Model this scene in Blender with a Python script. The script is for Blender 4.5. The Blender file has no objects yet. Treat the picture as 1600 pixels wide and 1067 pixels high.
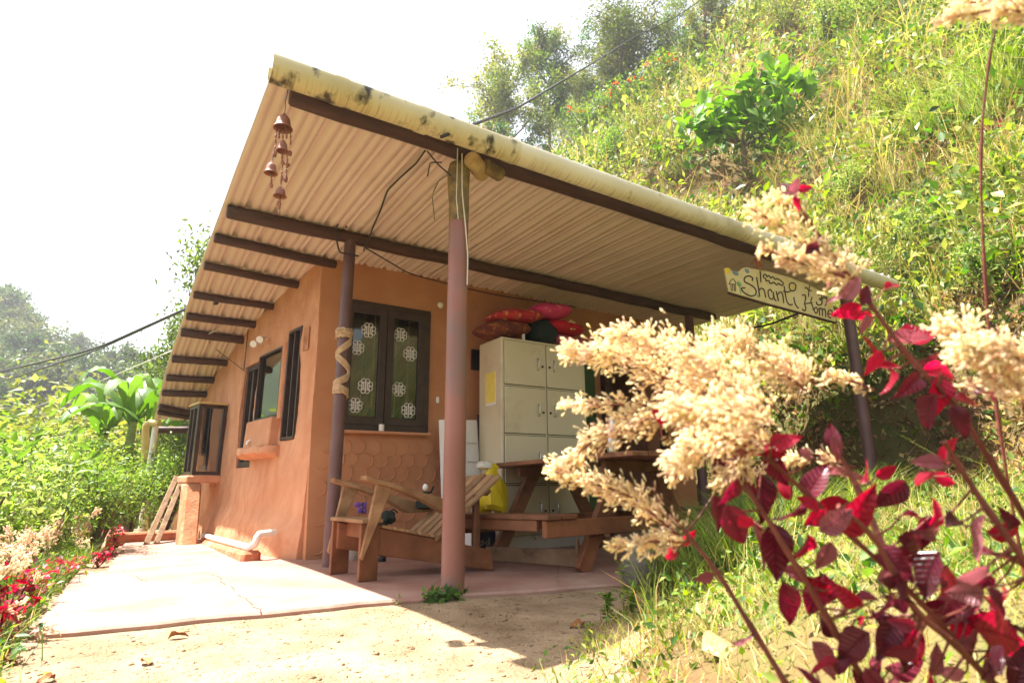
import bpy, bmesh, math, random
import numpy as np
from mathutils import Vector, Matrix
random.seed(7); rng = np.random.default_rng(7)
S = bpy.context.scene; COL = S.collection
R = math.radians

# ------------------------------------------------------------------ camera
F = 905.0; TILT, ROLL, YAW = R(13.69), R(-.496), R(57.13)
a_ = np.array([math.sin(YAW), math.cos(YAW), 0.]); b_ = np.array([-math.cos(YAW), math.sin(YAW), 0.])
def tohouse(v): return np.array([v @ a_, v @ b_, v[2]])
_r = np.array([1, 0, 0.]); FW = np.array([0, math.cos(TILT), math.sin(TILT)]); _u = np.array([0, -math.sin(TILT), math.cos(TILT)])
RT = tohouse(_r*math.cos(ROLL) + _u*math.sin(ROLL)); UP = tohouse(-_r*math.sin(ROLL) + _u*math.cos(ROLL)); FW = tohouse(FW)
CAM = np.array([-1.62, -3.151, .6])
cd = bpy.data.cameras.new('camera'); cam = bpy.data.objects.new('camera', cd); COL.objects.link(cam)
m = Matrix.Identity(4)
for i in range(3):
    m[i][0], m[i][1], m[i][2], m[i][3] = RT[i], UP[i], -FW[i], CAM[i]
cam.matrix_world = m
cd.sensor_width = 36; cd.lens = F/1600*36; cd.clip_start = .02; cd.clip_end = 2000
cd.dof.use_dof = True; cd.dof.focus_distance = 4.2; cd.dof.aperture_fstop = 4.5
S.camera = cam

# ------------------------------------------------------------------ light
SUN = Vector((-.326, .36, 1.0)).normalized()
W = bpy.data.worlds.new('World'); S.world = W; W.use_nodes = True
wn = W.node_tree.nodes; wl = W.node_tree.links
sky = wn.new('ShaderNodeTexSky'); sky.sky_type = 'NISHITA'; sky.sun_disc = False
sky.sun_elevation = math.asin(SUN.z); sky.sun_rotation = math.atan2(SUN.x, SUN.y)
sky.air_density = 1.2; sky.dust_density = 6; sky.ozone_density = 1; sky.altitude = 900
hs = wn.new('ShaderNodeHueSaturation'); hs.inputs['Saturation'].default_value = .35
wl.new(sky.outputs[0], hs.inputs['Color']); wl.new(hs.outputs[0], wn['Background'].inputs[0])
wn['Background'].inputs[1].default_value = .075
sd = bpy.data.lights.new('sun', 'SUN'); sd.energy = 5.0; sd.angle = R(.5); sd.color = (1, .95, .87)
so = bpy.data.objects.new('sun', sd); COL.objects.link(so); so.rotation_euler = SUN.to_track_quat('Z', 'Y').to_euler(); so.location = (-5, 5, 20)
S.view_settings.view_transform = 'Standard'; S.view_settings.look = 'None'; S.view_settings.gamma = 1
S.view_settings.use_curve_mapping = False; S.view_settings.exposure = 2.2
S.render.engine = 'CYCLES'; S.cycles.use_denoising = True
S.cycles.max_bounces = 8; S.cycles.diffuse_bounces = 4; S.cycles.transparent_max_bounces = 12; S.cycles.volume_bounces = 0
S.cycles.caustics_reflective = False; S.cycles.caustics_refractive = False

# ------------------------------------------------------------------ points from the photograph's rays
def ray(px, py): return RT*(px-800)/F - UP*(py-533.5)/F + FW
def onX(px, py, X): d = ray(px, py); return CAM + d*(X-CAM[0])/d[0]
def onY(px, py, Y): d = ray(px, py); return CAM + d*(Y-CAM[1])/d[1]
def onZ(px, py, Z): d = ray(px, py); return CAM + d*(Z-CAM[2])/d[2]
def atD(px, py, D): return CAM + ray(px, py)*D
def pix(p):
    q = np.asarray(p, float)-CAM; return 800+F*(q@RT)/(q@FW), 533.5-F*(q@UP)/(q@FW)

# ------------------------------------------------------------------ materials
MATS = {}
def nodes(name, rough=.6, spec=.3):
    mt = bpy.data.materials.new(name); mt.use_nodes = True; MATS[name] = mt
    nt = mt.node_tree; p = nt.nodes['Principled BSDF']; p.inputs['Roughness'].default_value = rough
    p.inputs['Specular IOR Level'].default_value = spec
    return mt, nt, p
def lin(c): return tuple(c)+(1,)
def mat(name, c1, c2, scale=6, rough=.6, spec=.3, bump=.2, bscale=40, detail=6, stretch=(1, 1, 1), c3=None, c3scale=2, c3lo=.55, c3hi=.7, bdist=.01, metal=0, obj_var=0.):
    mt, nt, p = nodes(name, rough, spec); N, L = nt.nodes, nt.links
    tc = N.new('ShaderNodeTexCoord'); mp = N.new('ShaderNodeMapping'); mp.inputs['Scale'].default_value = stretch
    L.new(tc.outputs['Object'], mp.inputs[0])
    n1 = N.new('ShaderNodeTexNoise'); n1.inputs['Scale'].default_value = scale; n1.inputs['Detail'].default_value = detail
    L.new(mp.outputs[0], n1.inputs['Vector'])
    cr = N.new('ShaderNodeValToRGB'); cr.color_ramp.elements[0].position = .3; cr.color_ramp.elements[1].position = .7
    cr.color_ramp.elements[0].color = lin(c1); cr.color_ramp.elements[1].color = lin(c2)
    L.new(n1.outputs[0], cr.inputs[0]); out = cr.outputs[0]
    if c3 is not None:
        n3 = N.new('ShaderNodeTexNoise'); n3.inputs['Scale'].default_value = c3scale; n3.inputs['Detail'].default_value = 8
        n3.inputs['Roughness'].default_value = .7
        L.new(mp.outputs[0], n3.inputs['Vector'])
        r3 = N.new('ShaderNodeMapRange'); r3.inputs[1].default_value = c3lo; r3.inputs[2].default_value = c3hi
        L.new(n3.outputs[0], r3.inputs[0])
        mx = N.new('ShaderNodeMix'); mx.data_type = 'RGBA'; L.new(r3.outputs[0], mx.inputs[0]); L.new(out, mx.inputs[6]); mx.inputs[7].default_value = lin(c3)
        out = mx.outputs[2]
    if obj_var:
        oi = N.new('ShaderNodeObjectInfo'); h = N.new('ShaderNodeHueSaturation'); mr = N.new('ShaderNodeMapRange')
        mr.inputs[3].default_value = 1-obj_var; mr.inputs[4].default_value = 1+obj_var
        L.new(oi.outputs['Random'], mr.inputs[0]); L.new(mr.outputs[0], h.inputs['Value']); L.new(out, h.inputs['Color']); out = h.outputs[0]
    L.new(out, p.inputs['Base Color']); p.inputs['Metallic'].default_value = metal
    if bump:
        n2 = N.new('ShaderNodeTexNoise'); n2.inputs['Scale'].default_value = bscale; n2.inputs['Detail'].default_value = 8
        L.new(mp.outputs[0], n2.inputs['Vector'])
        bp = N.new('ShaderNodeBump'); bp.inputs['Strength'].default_value = bump; bp.inputs['Distance'].default_value = bdist
        L.new(n2.outputs[0], bp.inputs['Height']); L.new(bp.outputs[0], p.inputs['Normal'])
    return mt
def leafmat(name, base=None, trans=.45, rough=.5, vein=False, sat=1.15):
    """foliage: colour from the face attribute 'col' (or a fixed base), light shining through"""
    mt, nt, p = nodes(name, rough, .35); N, L = nt.nodes, nt.links
    if base is None:
        at = N.new('ShaderNodeAttribute'); at.attribute_name = 'col'; c = at.outputs['Color']
    else:
        n1 = N.new('ShaderNodeTexNoise'); n1.inputs['Scale'].default_value = 30
        tc = N.new('ShaderNodeTexCoord'); L.new(tc.outputs['Object'], n1.inputs['Vector'])
        oi = N.new('ShaderNodeObjectInfo'); ad = N.new('ShaderNodeMath'); ad.operation = 'MULTIPLY_ADD'; ad.inputs[1].default_value = .5
        L.new(oi.outputs['Random'], ad.inputs[0]); 
        mu = N.new('ShaderNodeMath'); mu.operation = 'MULTIPLY'; mu.inputs[1].default_value = .5; L.new(n1.outputs[0], mu.inputs[0]); L.new(mu.outputs[0], ad.inputs[2])
        cr = N.new('ShaderNodeValToRGB'); cr.color_ramp.elements[0].position = .2; cr.color_ramp.elements[1].position = .85
        cr.color_ramp.elements[0].color = lin(base[0]); cr.color_ramp.elements[1].color = lin(base[1]); L.new(ad.outputs[0], cr.inputs[0]); c = cr.outputs[0]
    L.new(c, p.inputs['Base Color'])
    tr = N.new('ShaderNodeBsdfTranslucent'); hv = N.new('ShaderNodeHueSaturation'); hv.inputs['Saturation'].default_value = sat; hv.inputs['Value'].default_value = 1.5
    L.new(c, hv.inputs['Color']); L.new(hv.outputs[0], tr.inputs['Color'])
    ms = N.new('ShaderNodeMixShader'); ms.inputs[0].default_value = trans
    L.new(p.outputs[0], ms.inputs[1]); L.new(tr.outputs[0], ms.inputs[2]); L.new(ms.outputs[0], N['Material Output'].inputs[0])
    if vein:
        tc = N.new('ShaderNodeTexCoord'); sx = N.new('ShaderNodeSeparateXYZ'); L.new(tc.outputs['Object'], sx.inputs[0])
        ab = N.new('ShaderNodeMath'); ab.operation = 'ABSOLUTE'; L.new(sx.outputs['Y'], ab.inputs[0])
        ph = N.new('ShaderNodeMath'); ph.operation = 'MULTIPLY_ADD'; L.new(ab.outputs[0], ph.inputs[0]); ph.inputs[1].default_value = -.75; L.new(sx.outputs['X'], ph.inputs[2])
        fr = N.new('ShaderNodeMath'); fr.operation = 'PINGPONG'; L.new(ph.outputs[0], fr.inputs[0]); fr.inputs[1].default_value = .06
        vn = N.new('ShaderNodeMapRange'); vn.inputs[1].default_value = 0; vn.inputs[2].default_value = .018; vn.inputs[3].default_value = 1; vn.inputs[4].default_value = 0; L.new(fr.outputs[0], vn.inputs[0])
        mr = N.new('ShaderNodeMapRange'); mr.inputs[1].default_value = .008; mr.inputs[2].default_value = .02; mr.inputs[3].default_value = 1; mr.inputs[4].default_value = 0; L.new(ab.outputs[0], mr.inputs[0])
        mxv = N.new('ShaderNodeMath'); mxv.operation = 'MAXIMUM'; L.new(vn.outputs[0], mxv.inputs[0]); L.new(mr.outputs[0], mxv.inputs[1])
        bp = N.new('ShaderNodeBump'); bp.inputs['Strength'].default_value = .6; bp.inputs['Distance'].default_value = .03; bp.invert = True
        L.new(mxv.outputs[0], bp.inputs['Height']); L.new(bp.outputs[0], p.inputs['Normal'])
        mc = N.new('ShaderNodeMix'); mc.data_type = 'RGBA'; L.new(c, mc.inputs[6]); hv2 = N.new('ShaderNodeHueSaturation'); hv2.inputs['Value'].default_value = .68; L.new(c, hv2.inputs['Color']); L.new(hv2.outputs[0], mc.inputs[7]); L.new(mxv.outputs[0], mc.inputs[0])
        L.new(mc.outputs[2], p.inputs['Base Color']); L.new(mc.outputs[2], hv.inputs['Color'])
    return mt
M = {}
M['mud'] = mat('mud_plaster', (.5, .225, .115), (.63, .33, .19), 5, .85, .15, .85, 34, bdist=.012, c3=(.4, .17, .085), c3scale=2.6, c3lo=.5, c3hi=.75, stretch=(1, 1, .6), detail=12)
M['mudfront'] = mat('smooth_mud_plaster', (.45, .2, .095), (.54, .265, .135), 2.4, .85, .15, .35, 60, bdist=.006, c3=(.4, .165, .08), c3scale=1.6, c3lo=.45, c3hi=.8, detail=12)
M['mudred'] = mat('red_mud', (.38, .10, .05), (.5, .2, .11), 9, .9, .1, .7, 40, c3=(.5, .3, .2), c3scale=5)
M['stain'] = mat('plinth_plaster', (.36, .15, .07), (.55, .29, .16), 5, .9, .1, .6, 30, c3=(.16, .09, .06), c3scale=3, c3lo=.5, c3hi=.68)
M['floor'] = mat('red_oxide_floor', (.24, .11, .08), (.36, .21, .165), 2.6, .6, .3, .3, 70, c3=(.38, .26, .2), c3scale=1.7, c3lo=.47, c3hi=.72, bdist=.004, detail=12)
M['dirt'] = mat('sandy_dirt', (.2, .13, .075), (.42, .3, .19), 3.2, .95, .1, 1., 75, detail=14, c3=(.12, .075, .042), c3scale=22, c3lo=.56, c3hi=.66, bdist=.02)
M['hill'] = mat('hill_earth', (.09, .05, .025), (.2, .125, .055), 1.4, .95, .1, .8, 20, c3=(.09, .1, .03), c3scale=.8, c3lo=.4, c3hi=.6, bdist=.03)
M['far'] = mat('wooded_ground', (.03, .05, .015), (.06, .09, .025), .2, .95, .1, 0)
M['beam'] = mat('brown_beam_paint', (.045, .022, .016), (.085, .04, .028), 8, .6, .3, .4, 30, stretch=(.6, 4, 4), c3=(.11, .06, .045), c3scale=6, c3lo=.6, c3hi=.75)
M['dark_wood'] = mat('window_frame_paint', (.03, .016, .012), (.055, .03, .02), 10, .45, .4, .15, 40)
M['postpink'] = mat('pink_brown_post_paint', (.22, .09, .068), (.3, .13, .1), 2, .45, .4, .15, 30, c3=(.17, .13, .12), c3scale=2.5, c3lo=.48, c3hi=.72)
M['postdark'] = mat('dark_post_paint', (.1, .05, .048), (.15, .08, .075), 4, .45, .4, .1, 30)
M['moss'] = mat('mossy_bare_wood', (.12, .09, .055), (.3, .21, .08), 18, .9, .1, .8, 60, c3=(.08, .075, .06), c3scale=10)
M['cut'] = mat('pale_cut_wood', (.42, .28, .12), (.6, .45, .24), 14, .85, .1, .5, 60, c3=(.2, .13, .07), c3scale=20, c3lo=.6, c3hi=.7)
M['sheet'] = mat('cream_roof_sheet', (.62, .5, .44), (.69, .57, .51), .9, .45, .35, .05, 3, c3=(.56, .43, .35), c3scale=1.6, c3lo=.5, c3hi=.8)
def guttermat(name, c1, c2, blot, blo):
    mt = mat(name, c1, c2, 2, .5, .35, .1, 30, c3=(.3, .23, .1), c3scale=1.5, c3lo=.5, c3hi=.9); nt = mt.node_tree; N, L = nt.nodes, nt.links; p = N['Principled BSDF']
    src = p.inputs['Base Color'].links[0].from_socket; tc = N.new('ShaderNodeTexCoord')
    def noise(st, sc, lo, hi, det=6):
        mp = N.new('ShaderNodeMapping'); mp.inputs['Scale'].default_value = st; L.new(tc.outputs['Object'], mp.inputs[0]); n = N.new('ShaderNodeTexNoise'); n.inputs['Scale'].default_value = sc; n.inputs['Detail'].default_value = det
        L.new(mp.outputs[0], n.inputs['Vector']); r = N.new('ShaderNodeMapRange'); r.inputs[1].default_value = lo; r.inputs[2].default_value = hi; L.new(n.outputs[0], r.inputs[0]); return r.outputs[0]
    sx = N.new('ShaderNodeSeparateXYZ'); L.new(tc.outputs['Object'], sx.inputs[0])
    zl = N.new('ShaderNodeMapRange'); zl.inputs[1].default_value = 2.705; zl.inputs[2].default_value = 2.668; L.new(sx.outputs['Z'], zl.inputs[0])      # drip marks along the lower lip
    m1 = N.new('ShaderNodeMath'); m1.operation = 'MULTIPLY'; L.new(noise((70, 2, 3), 1., .5, .66), m1.inputs[0]); L.new(zl.outputs[0], m1.inputs[1])
    m2 = N.new('ShaderNodeMath'); m2.operation = 'MULTIPLY'; L.new(m1.outputs[0], m2.inputs[0]); m2.inputs[1].default_value = .6
    x1 = N.new('ShaderNodeMix'); x1.data_type = 'RGBA'; L.new(m2.outputs[0], x1.inputs[0]); L.new(src, x1.inputs[6]); x1.inputs[7].default_value = (.26, .17, .06, 1)
    x2 = N.new('ShaderNodeMix'); x2.data_type = 'RGBA'; L.new(noise((1.4, 1, 1), 7., blo, blo+.1, 10), x2.inputs[0]); L.new(x1.outputs[2], x2.inputs[6]); x2.inputs[7].default_value = tuple(blot)+(1,)
    L.new(x2.outputs[2], p.inputs['Base Color']); return mt
M['gutter'] = guttermat('cream_gutter', (.66, .6, .44), (.76, .71, .55), (.4, .33, .16), .62)
M['gutterstain'] = guttermat('stained_gutter', (.52, .45, .24), (.68, .62, .42), (.06, .05, .03), .545)
M['wood'] = mat('warm_plank', (.12, .042, .016), (.26, .1, .042), 5, .6, .3, .4, 30, stretch=(1, 1, 1), c3=(.1, .04, .02), c3scale=4, c3lo=.55, c3hi=.7, obj_var=.18)
M['slat'] = mat('weathered_slat', (.2, .1, .045), (.38, .23, .115), 6, .7, .2, .4, 30, c3=(.17, .085, .04), c3scale=5, c3lo=.55, c3hi=.7, obj_var=.2)
M['tablewood'] = mat('dark_table_wood', (.13, .05, .022), (.24, .1, .045), 5, .55, .35, .35, 30, c3=(.06, .025, .014), c3scale=4, obj_var=.2)
M['greyplank'] = mat('grey_rough_plank', (.2, .12, .07), (.36, .24, .15), 7, .85, .15, .6, 30, c3=(.12, .075, .05), c3scale=6)
M['locker'] = mat('cream_locker_paint', (.58, .51, .34), (.64, .57, .4), 2, .4, .4, .04, 20, c3=(.52, .43, .28), c3scale=2.5)
M['lockerbase'] = mat('scuffed_white_base', (.6, .56, .48), (.68, .64, .56), 3, .6, .3, .1, 30, c3=(.15, .1, .07), c3scale=8, c3lo=.6, c3hi=.68)
M['chrome'] = mat('steel', (.55, .55, .55), (.65, .65, .65), 5, .28, .5, 0, metal=1)
M['black'] = mat('black_plastic', (.012, .012, .012), (.025, .022, .02), 5, .5, .3, 0)
M['white'] = mat('white_plastic', (.74, .72, .68), (.8, .78, .74), 5, .5, .3, .05, 30)
M['pvc'] = mat('white_pipe', (.7, .64, .56), (.78, .73, .66), 4, .5, .3, .1, 30, c3=(.5, .33, .23), c3scale=4, c3lo=.55, c3hi=.75)
M['bamboo'] = mat('bamboo', (.5, .36, .12), (.62, .5, .22), 6, .5, .3, .1, 30)
M['yellow'] = mat('yellow_sack', (.62, .44, .01), (.8, .6, .02), 5, .4, .4, .7, 14, bdist=.03)
M['paper'] = mat('white_paper', (.74, .72, .7), (.8, .78, .76), 12, .8, .2, .1, 40)
M['ynote'] = mat('yellow_note', (.75, .6, .1), (.8, .66, .16), 12, .8, .2, .05, 40, c3=(.5, .36, .06), c3scale=40, c3lo=.6, c3hi=.64)
M['terra'] = mat('terracotta', (.3, .105, .06), (.42, .17, .1), 14, .8, .2, .3, 60)
M['clay'] = mat('fired_clay_chime', (.2, .07, .05), (.38, .17, .12), 20, .7, .3, .3, 80)
M['rope'] = mat('pale_rope', (.42, .28, .16), (.6, .44, .28), 30, .9, .1, .8, 120)
M['jute'] = mat('orange_string', (.5, .09, .02), (.6, .14, .04), 30, .9, .1, .4, 120)
M['cable'] = mat('black_cable', (.015, .014, .016), (.03, .028, .03), 10, .5, .4, 0)
M['wire'] = mat('white_wire', (.6, .56, .48), (.7, .66, .58), 10, .5, .4, 0)
M['signboard'] = mat('sign_cream_paint', (.60, .47, .2), (.68, .56, .3), 5, .6, .3, .15, 40, c3=(.55, .4, .15), c3scale=3)
M['ink'] = mat('sign_dark_paint', (.05, .03, .02), (.09, .055, .03), 10, .6, .3, 0)
M['signgreen'] = mat('sign_green_paint', (.15, .3, .1), (.22, .38, .15), 10, .6, .3, 0)
M['signyellow'] = mat('sign_yellow_paint', (.75, .5, .02), (.8, .55, .04), 10, .6, .3, 0)
M['signblue'] = mat('sign_grey_blue_paint', (.12, .17, .2), (.2, .25, .28), 10, .6, .3, 0)
M['rock'] = mat('grey_boulder', (.1, .085, .07), (.22, .19, .16), 5, .9, .2, .8, 18, c3=(.3, .26, .2), c3scale=6, bdist=.02)
M['bark'] = mat('bark', (.09, .065, .045), (.2, .155, .11), 9, .9, .1, .6, 20, stretch=(1, 1, .3))
M['stemgreen'] = mat('green_stem', (.12, .16, .04), (.2, .24, .07), 9, .7, .2, .2, 20)
M['stemred'] = mat('maroon_stem', (.11, .025, .02), (.2, .06, .04), 20, .6, .3, .3, 60)
M['cushred'] = mat('red_floral_cushion', (.45, .02, .04), (.55, .06, .05), 5, .8, .2, .3, 20, c3=(.6, .3, .1), c3scale=13, c3lo=.56, c3hi=.6)
M['cushpink'] = mat('magenta_cushion', (.6, .03, .14), (.7, .08, .22), 5, .8, .2, .3, 20, c3=(.6, .35, .2), c3scale=9, c3lo=.57, c3hi=.62)
M['cushbrown'] = mat('brown_paisley_cushion', (.11, .03, .025), (.2, .055, .03), 7, .8, .2, .3, 20, c3=(.34, .12, .03), c3scale=14, c3lo=.54, c3hi=.6)
M['cushmauve'] = mat('mauve_cushion', (.36, .06, .11), (.48, .13, .17), 8, .8, .2, .3, 20, c3=(.3, .05, .08), c3scale=16)
M['cushcrim'] = mat('crimson_cushion', (.4, .008, .02), (.5, .02, .03), 5, .75, .2, .2, 20)
M['petal'] = mat('cream_petals', (.6, .4, .15), (.7, .55, .3), 25, .8, .2, 0)
M['darkbag'] = mat('dark_green_cloth', (.012, .02, .015), (.025, .035, .03), 5, .9, .2, .5, 12, bdist=.03)
M['bluetoy'] = mat('violet_blue_toy', (.06, .06, .35), (.2, .05, .3), 40, .5, .4, 0)
M['room'] = mat('dim_room_wall', (.12, .07, .045), (.17, .1, .06), 3, .9, .1, .2, 20)
M['greendoor'] = mat('dark_green_panel', (.03, .07, .02), (.05, .1, .03), 4, .6, .3, 0)
M['deadleaf'] = mat('dead_leaf', (.22, .08, .03), (.4, .17, .07), 15, .7, .2, .4, 40)
M['print'] = mat('printed_box', (.03, .03, .05), (.05, .05, .08), 5, .6, .3, 0)
M['leaf'] = leafmat('leaf_by_colour', None, .42)
M['grass'] = leafmat('grass_by_colour', None, .4, .55)
M['plume'] = leafmat('plume_by_colour', None, .4, .7, sat=.9)
M['redleaf'] = leafmat('red_leaf', ((.22, .008, .02), (.48, .02, .06)), .5, .36, True)
M['maroonleaf'] = leafmat('maroon_leaf', ((.06, .012, .02), (.2, .02, .04)), .34, .28, True)
M['sheenleaf'] = leafmat('pink_sheen_leaf', ((.2, .055, .07), (.34, .13, .15)), .35, .26, True)  # grey-pink sheen of light on the leaves put into the base colour
M['greenleaf'] = leafmat('fresh_green_leaf', ((.1, .21, .025), (.21, .36, .06)), .45, .35, True)
M['bananaleaf'] = leafmat('banana_leaf', ((.07, .15, .02), (.16, .26, .05)), .4, .45, False)
def glassmat(nm='window_glass', ior=1.6):
    mt = bpy.data.materials.new(nm); mt.use_nodes = True; N, L = mt.node_tree.nodes, mt.node_tree.links
    N.remove(N['Principled BSDF'])
    tr = N.new('ShaderNodeBsdfTransparent'); tr.inputs[0].default_value = (.75, .78, .74, 1)
    gl = N.new('ShaderNodeBsdfGlossy'); gl.inputs['Roughness'].default_value = .02; gl.inputs[0].default_value = (.95, .97, .95, 1)
    lw = N.new('ShaderNodeFresnel'); lw.inputs[0].default_value = ior
    ms = N.new('ShaderNodeMixShader'); L.new(lw.outputs[0], ms.inputs[0]); L.new(tr.outputs[0], ms.inputs[1]); L.new(gl.outputs[0], ms.inputs[2])
    L.new(ms.outputs[0], N['Material Output'].inputs[0]); return mt
M['glass'] = glassmat(); M['bayglass'] = glassmat('bay_glass', 4.)

# ------------------------------------------------------------------ building blocks
def wloc(o):
    p = Vector((0, 0, 0))
    while o is not None: p = p + o.location; o = o.parent
    return p
def link(name, me, mt, parent=None):
    o = bpy.data.objects.new(name, me); COL.objects.link(o)
    if parent is not None: o.parent = parent
    if mt is not None and len(me.materials) == 0: me.materials.append(mt)
    return o
def tag(o, label=None, cat=None, group=None, kind=None):
    if label: o['label'] = label
    if cat: o['category'] = cat
    if group: o['group'] = group
    if kind: o['kind'] = kind
    return o
def thing(name, label, cat, loc, group=None):
    o = bpy.data.objects.new(name, None); COL.objects.link(o); o.location = Vector([float(c) for c in loc]); o.empty_display_size = .1
    return tag(o, label, cat, group)
def copy_tree(o, parent=None):
    c = o.copy(); COL.objects.link(c)
    if parent is not None: c.parent = parent
    for ch in list(o.children): copy_tree(ch, c)
    return c
def V(p): return np.asarray(p, float)
def unit(v): v = V(v); return v/(np.linalg.norm(v)+1e-12)
class MB:
    def __init__(s): s.v = []; s.f = []
    def add(s, vs, fs):
        k = len(s.v); s.v += [tuple(map(float, p)) for p in vs]; s.f += [tuple(i+k for i in q) for q in fs]; return s
    def hexa(s, c): return s.add(c, [(0, 3, 2, 1), (4, 5, 6, 7), (0, 1, 5, 4), (1, 2, 6, 5), (2, 3, 7, 6), (3, 0, 4, 7)])
    def box(s, lo, hi):
        x0, y0, z0 = lo; x1, y1, z1 = hi
        return s.hexa([(x0, y0, z0), (x1, y0, z0), (x1, y1, z0), (x0, y1, z0), (x0, y0, z1), (x1, y0, z1), (x1, y1, z1), (x0, y1, z1)])
    def plank(s, p0, p1, w, t, up=(0, 0, 1), w1=None):
        p0, p1 = V(p0), V(p1); d = unit(p1-p0); sd = unit(np.cross(d, V(up))); n = np.cross(sd, d); w1 = w if w1 is None else w1
        c = []
        for k in (-1, 1):
            for (p, ww, sg) in ((p0, w, -1), (p1, w1, -1), (p1, w1, 1), (p0, w, 1)): c.append(p+sd*sg*ww/2+n*k*t/2)
        return s.hexa(c)
    def tube(s, pts, r, n=8, cap=True):
        pts = [V(p) for p in pts]; K = len(pts); rr = [r]*K if np.isscalar(r) else list(r); vs = []; fs = []
        t0 = unit(pts[1]-pts[0]); ref = np.array([0, 0, 1.]) if abs(t0[2]) < .9 else np.array([1., 0, 0]); sx = unit(np.cross(ref, t0))
        for i, p in enumerate(pts):
            t = unit(pts[min(i+1, K-1)]-pts[max(i-1, 0)]); sx = unit(sx-t*(sx@t)); sy = np.cross(t, sx)
            for j in range(n): an = 2*math.pi*j/n; vs.append(p+(sx*math.cos(an)+sy*math.sin(an))*rr[i])
        for i in range(K-1):
            for j in range(n): fs.append((i*n+j, i*n+(j+1) % n, (i+1)*n+(j+1) % n, (i+1)*n+j))
        if cap: fs.append(tuple(range(n-1, -1, -1))); fs.append(tuple((K-1)*n+j for j in range(n)))
        return s.add(vs, fs)
    def lathe(s, prof, c, n=14, sx=1, sy=1):
        c = V(c); vs = []; fs = []; K = len(prof)
        for (r, z) in prof:
            for j in range(n): an = 2*math.pi*j/n; vs.append(c+np.array([r*math.cos(an)*sx, r*math.sin(an)*sy, z]))
        for i in range(K-1):
            for j in range(n): fs.append((i*n+j, i*n+(j+1) % n, (i+1)*n+(j+1) % n, (i+1)*n+j))
        fs.append(tuple(range(n-1, -1, -1))); fs.append(tuple((K-1)*n+j for j in range(n)))
        return s.add(vs, fs)
    def blob(s, c, r, n=10, m=7, jit=.0, pw=1.):
        c = V(c); r = V(r)*np.ones(3); vs = []; fs = []
        for i in range(m+1):
            th = math.pi*i/m
            for j in range(n):
                ph = 2*math.pi*j/n; q = np.array([math.sin(th)*math.cos(ph), math.sin(th)*math.sin(ph), math.cos(th)])
                q = np.sign(q)*np.abs(q)**pw
                vs.append(c+q*r*(1+random.uniform(-jit, jit) if 0 < i < m else 1))
        for i in range(m):
            for j in range(n): fs.append((i*n+j, (i+1)*n+j, (i+1)*n+(j+1) % n, i*n+(j+1) % n))
        return s.add(vs, fs)
    def mesh(s, name, off=(0, 0, 0), smooth=False, bevel=0., seg=1):
        me = bpy.data.meshes.new(name); o = V(off); me.from_pydata([tuple(V(p)-o) for p in s.v], [], s.f)
        bm = bmesh.new(); bm.from_mesh(me); bmesh.ops.remove_doubles(bm, verts=bm.verts, dist=1e-6)
        bmesh.ops.dissolve_degenerate(bm, dist=1e-6, edges=bm.edges)
        bmesh.ops.recalc_face_normals(bm, faces=bm.faces)
        if bevel:
            es = [e for e in bm.edges if len(e.link_faces) == 2 and e.calc_face_angle(0) > .6]
            bmesh.ops.bevel(bm, geom=es, offset=bevel, segments=seg, affect='EDGES', clamp_overlap=True)
        bm.to_mesh(me); bm.free()
        if smooth:
            me.shade_smooth(); me.set_sharp_from_angle(angle=R(45))
        return me
    def build(s, name, mt, parent=None, smooth=False, bevel=0., label=None, kind=None):
        o = link(name, s.mesh(name, wloc(parent) if parent is not None else (0, 0, 0), smooth, bevel), mt, parent)
        if label: o['label'] = label
        if kind: o['kind'] = kind
        return o
    def single(s, name, mt, label, cat, loc, group=None, smooth=False, bevel=0.):
        o = link(name, s.mesh(name, loc, smooth, bevel), mt); o.location = Vector([float(c) for c in loc]); return tag(o, label, cat, group)
def npmesh(name, vs, faces, col=None, smooth=False):
    """vs (N,3); faces list of (M,k) arrays; col (N,3) -> point colour attribute 'col'"""
    me = bpy.data.meshes.new(name); vs = np.asarray(vs, np.float32); me.vertices.add(len(vs)); me.vertices.foreach_set('co', vs.ravel())
    idx = np.concatenate([f.ravel() for f in faces]).astype(np.int32); tot = np.concatenate([np.full(len(f), f.shape[1]) for f in faces]).astype(np.int32)
    st = np.concatenate([[0], np.cumsum(tot)[:-1]]).astype(np.int32)
    me.loops.add(len(idx)); me.loops.foreach_set('vertex_index', idx); me.polygons.add(len(tot)); me.polygons.foreach_set('loop_start', st); me.polygons.foreach_set('loop_total', tot)
    me.update(calc_edges=True)
    if col is not None:
        at = me.attributes.new('col', 'FLOAT_COLOR', 'POINT'); c4 = np.ones((len(vs), 4), np.float32); c4[:, :3] = col; at.data.foreach_set('color', c4.ravel())
    if smooth: me.shade_smooth()
    return me
def nrm(a): return a/(np.linalg.norm(a, axis=-1, keepdims=True)+1e-9)
def leaf_arrays(c, d, n, L, Wd, col):
    """rhombic leaves with a fold: c base, d direction, n normal; 4 verts, 2 tris"""
    N_ = len(c); d = nrm(d); s = nrm(np.cross(d, n)); n = np.cross(s, d); L = np.broadcast_to(L, (N_,))[:, None]; Wd = np.broadcast_to(Wd, (N_,))[:, None]
    v = np.stack([c, c+d*L*.45+s*Wd*.5+n*L*.09, c+d*L-n*L*.08, c+d*L*.45-s*Wd*.5+n*L*.09], 1).reshape(-1, 3)
    k = np.arange(N_)[:, None]*4
    return v, [np.concatenate([k+np.array([[0, 1, 2]]), k+np.array([[0, 2, 3]])])], np.repeat(col, 4, 0)
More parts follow.
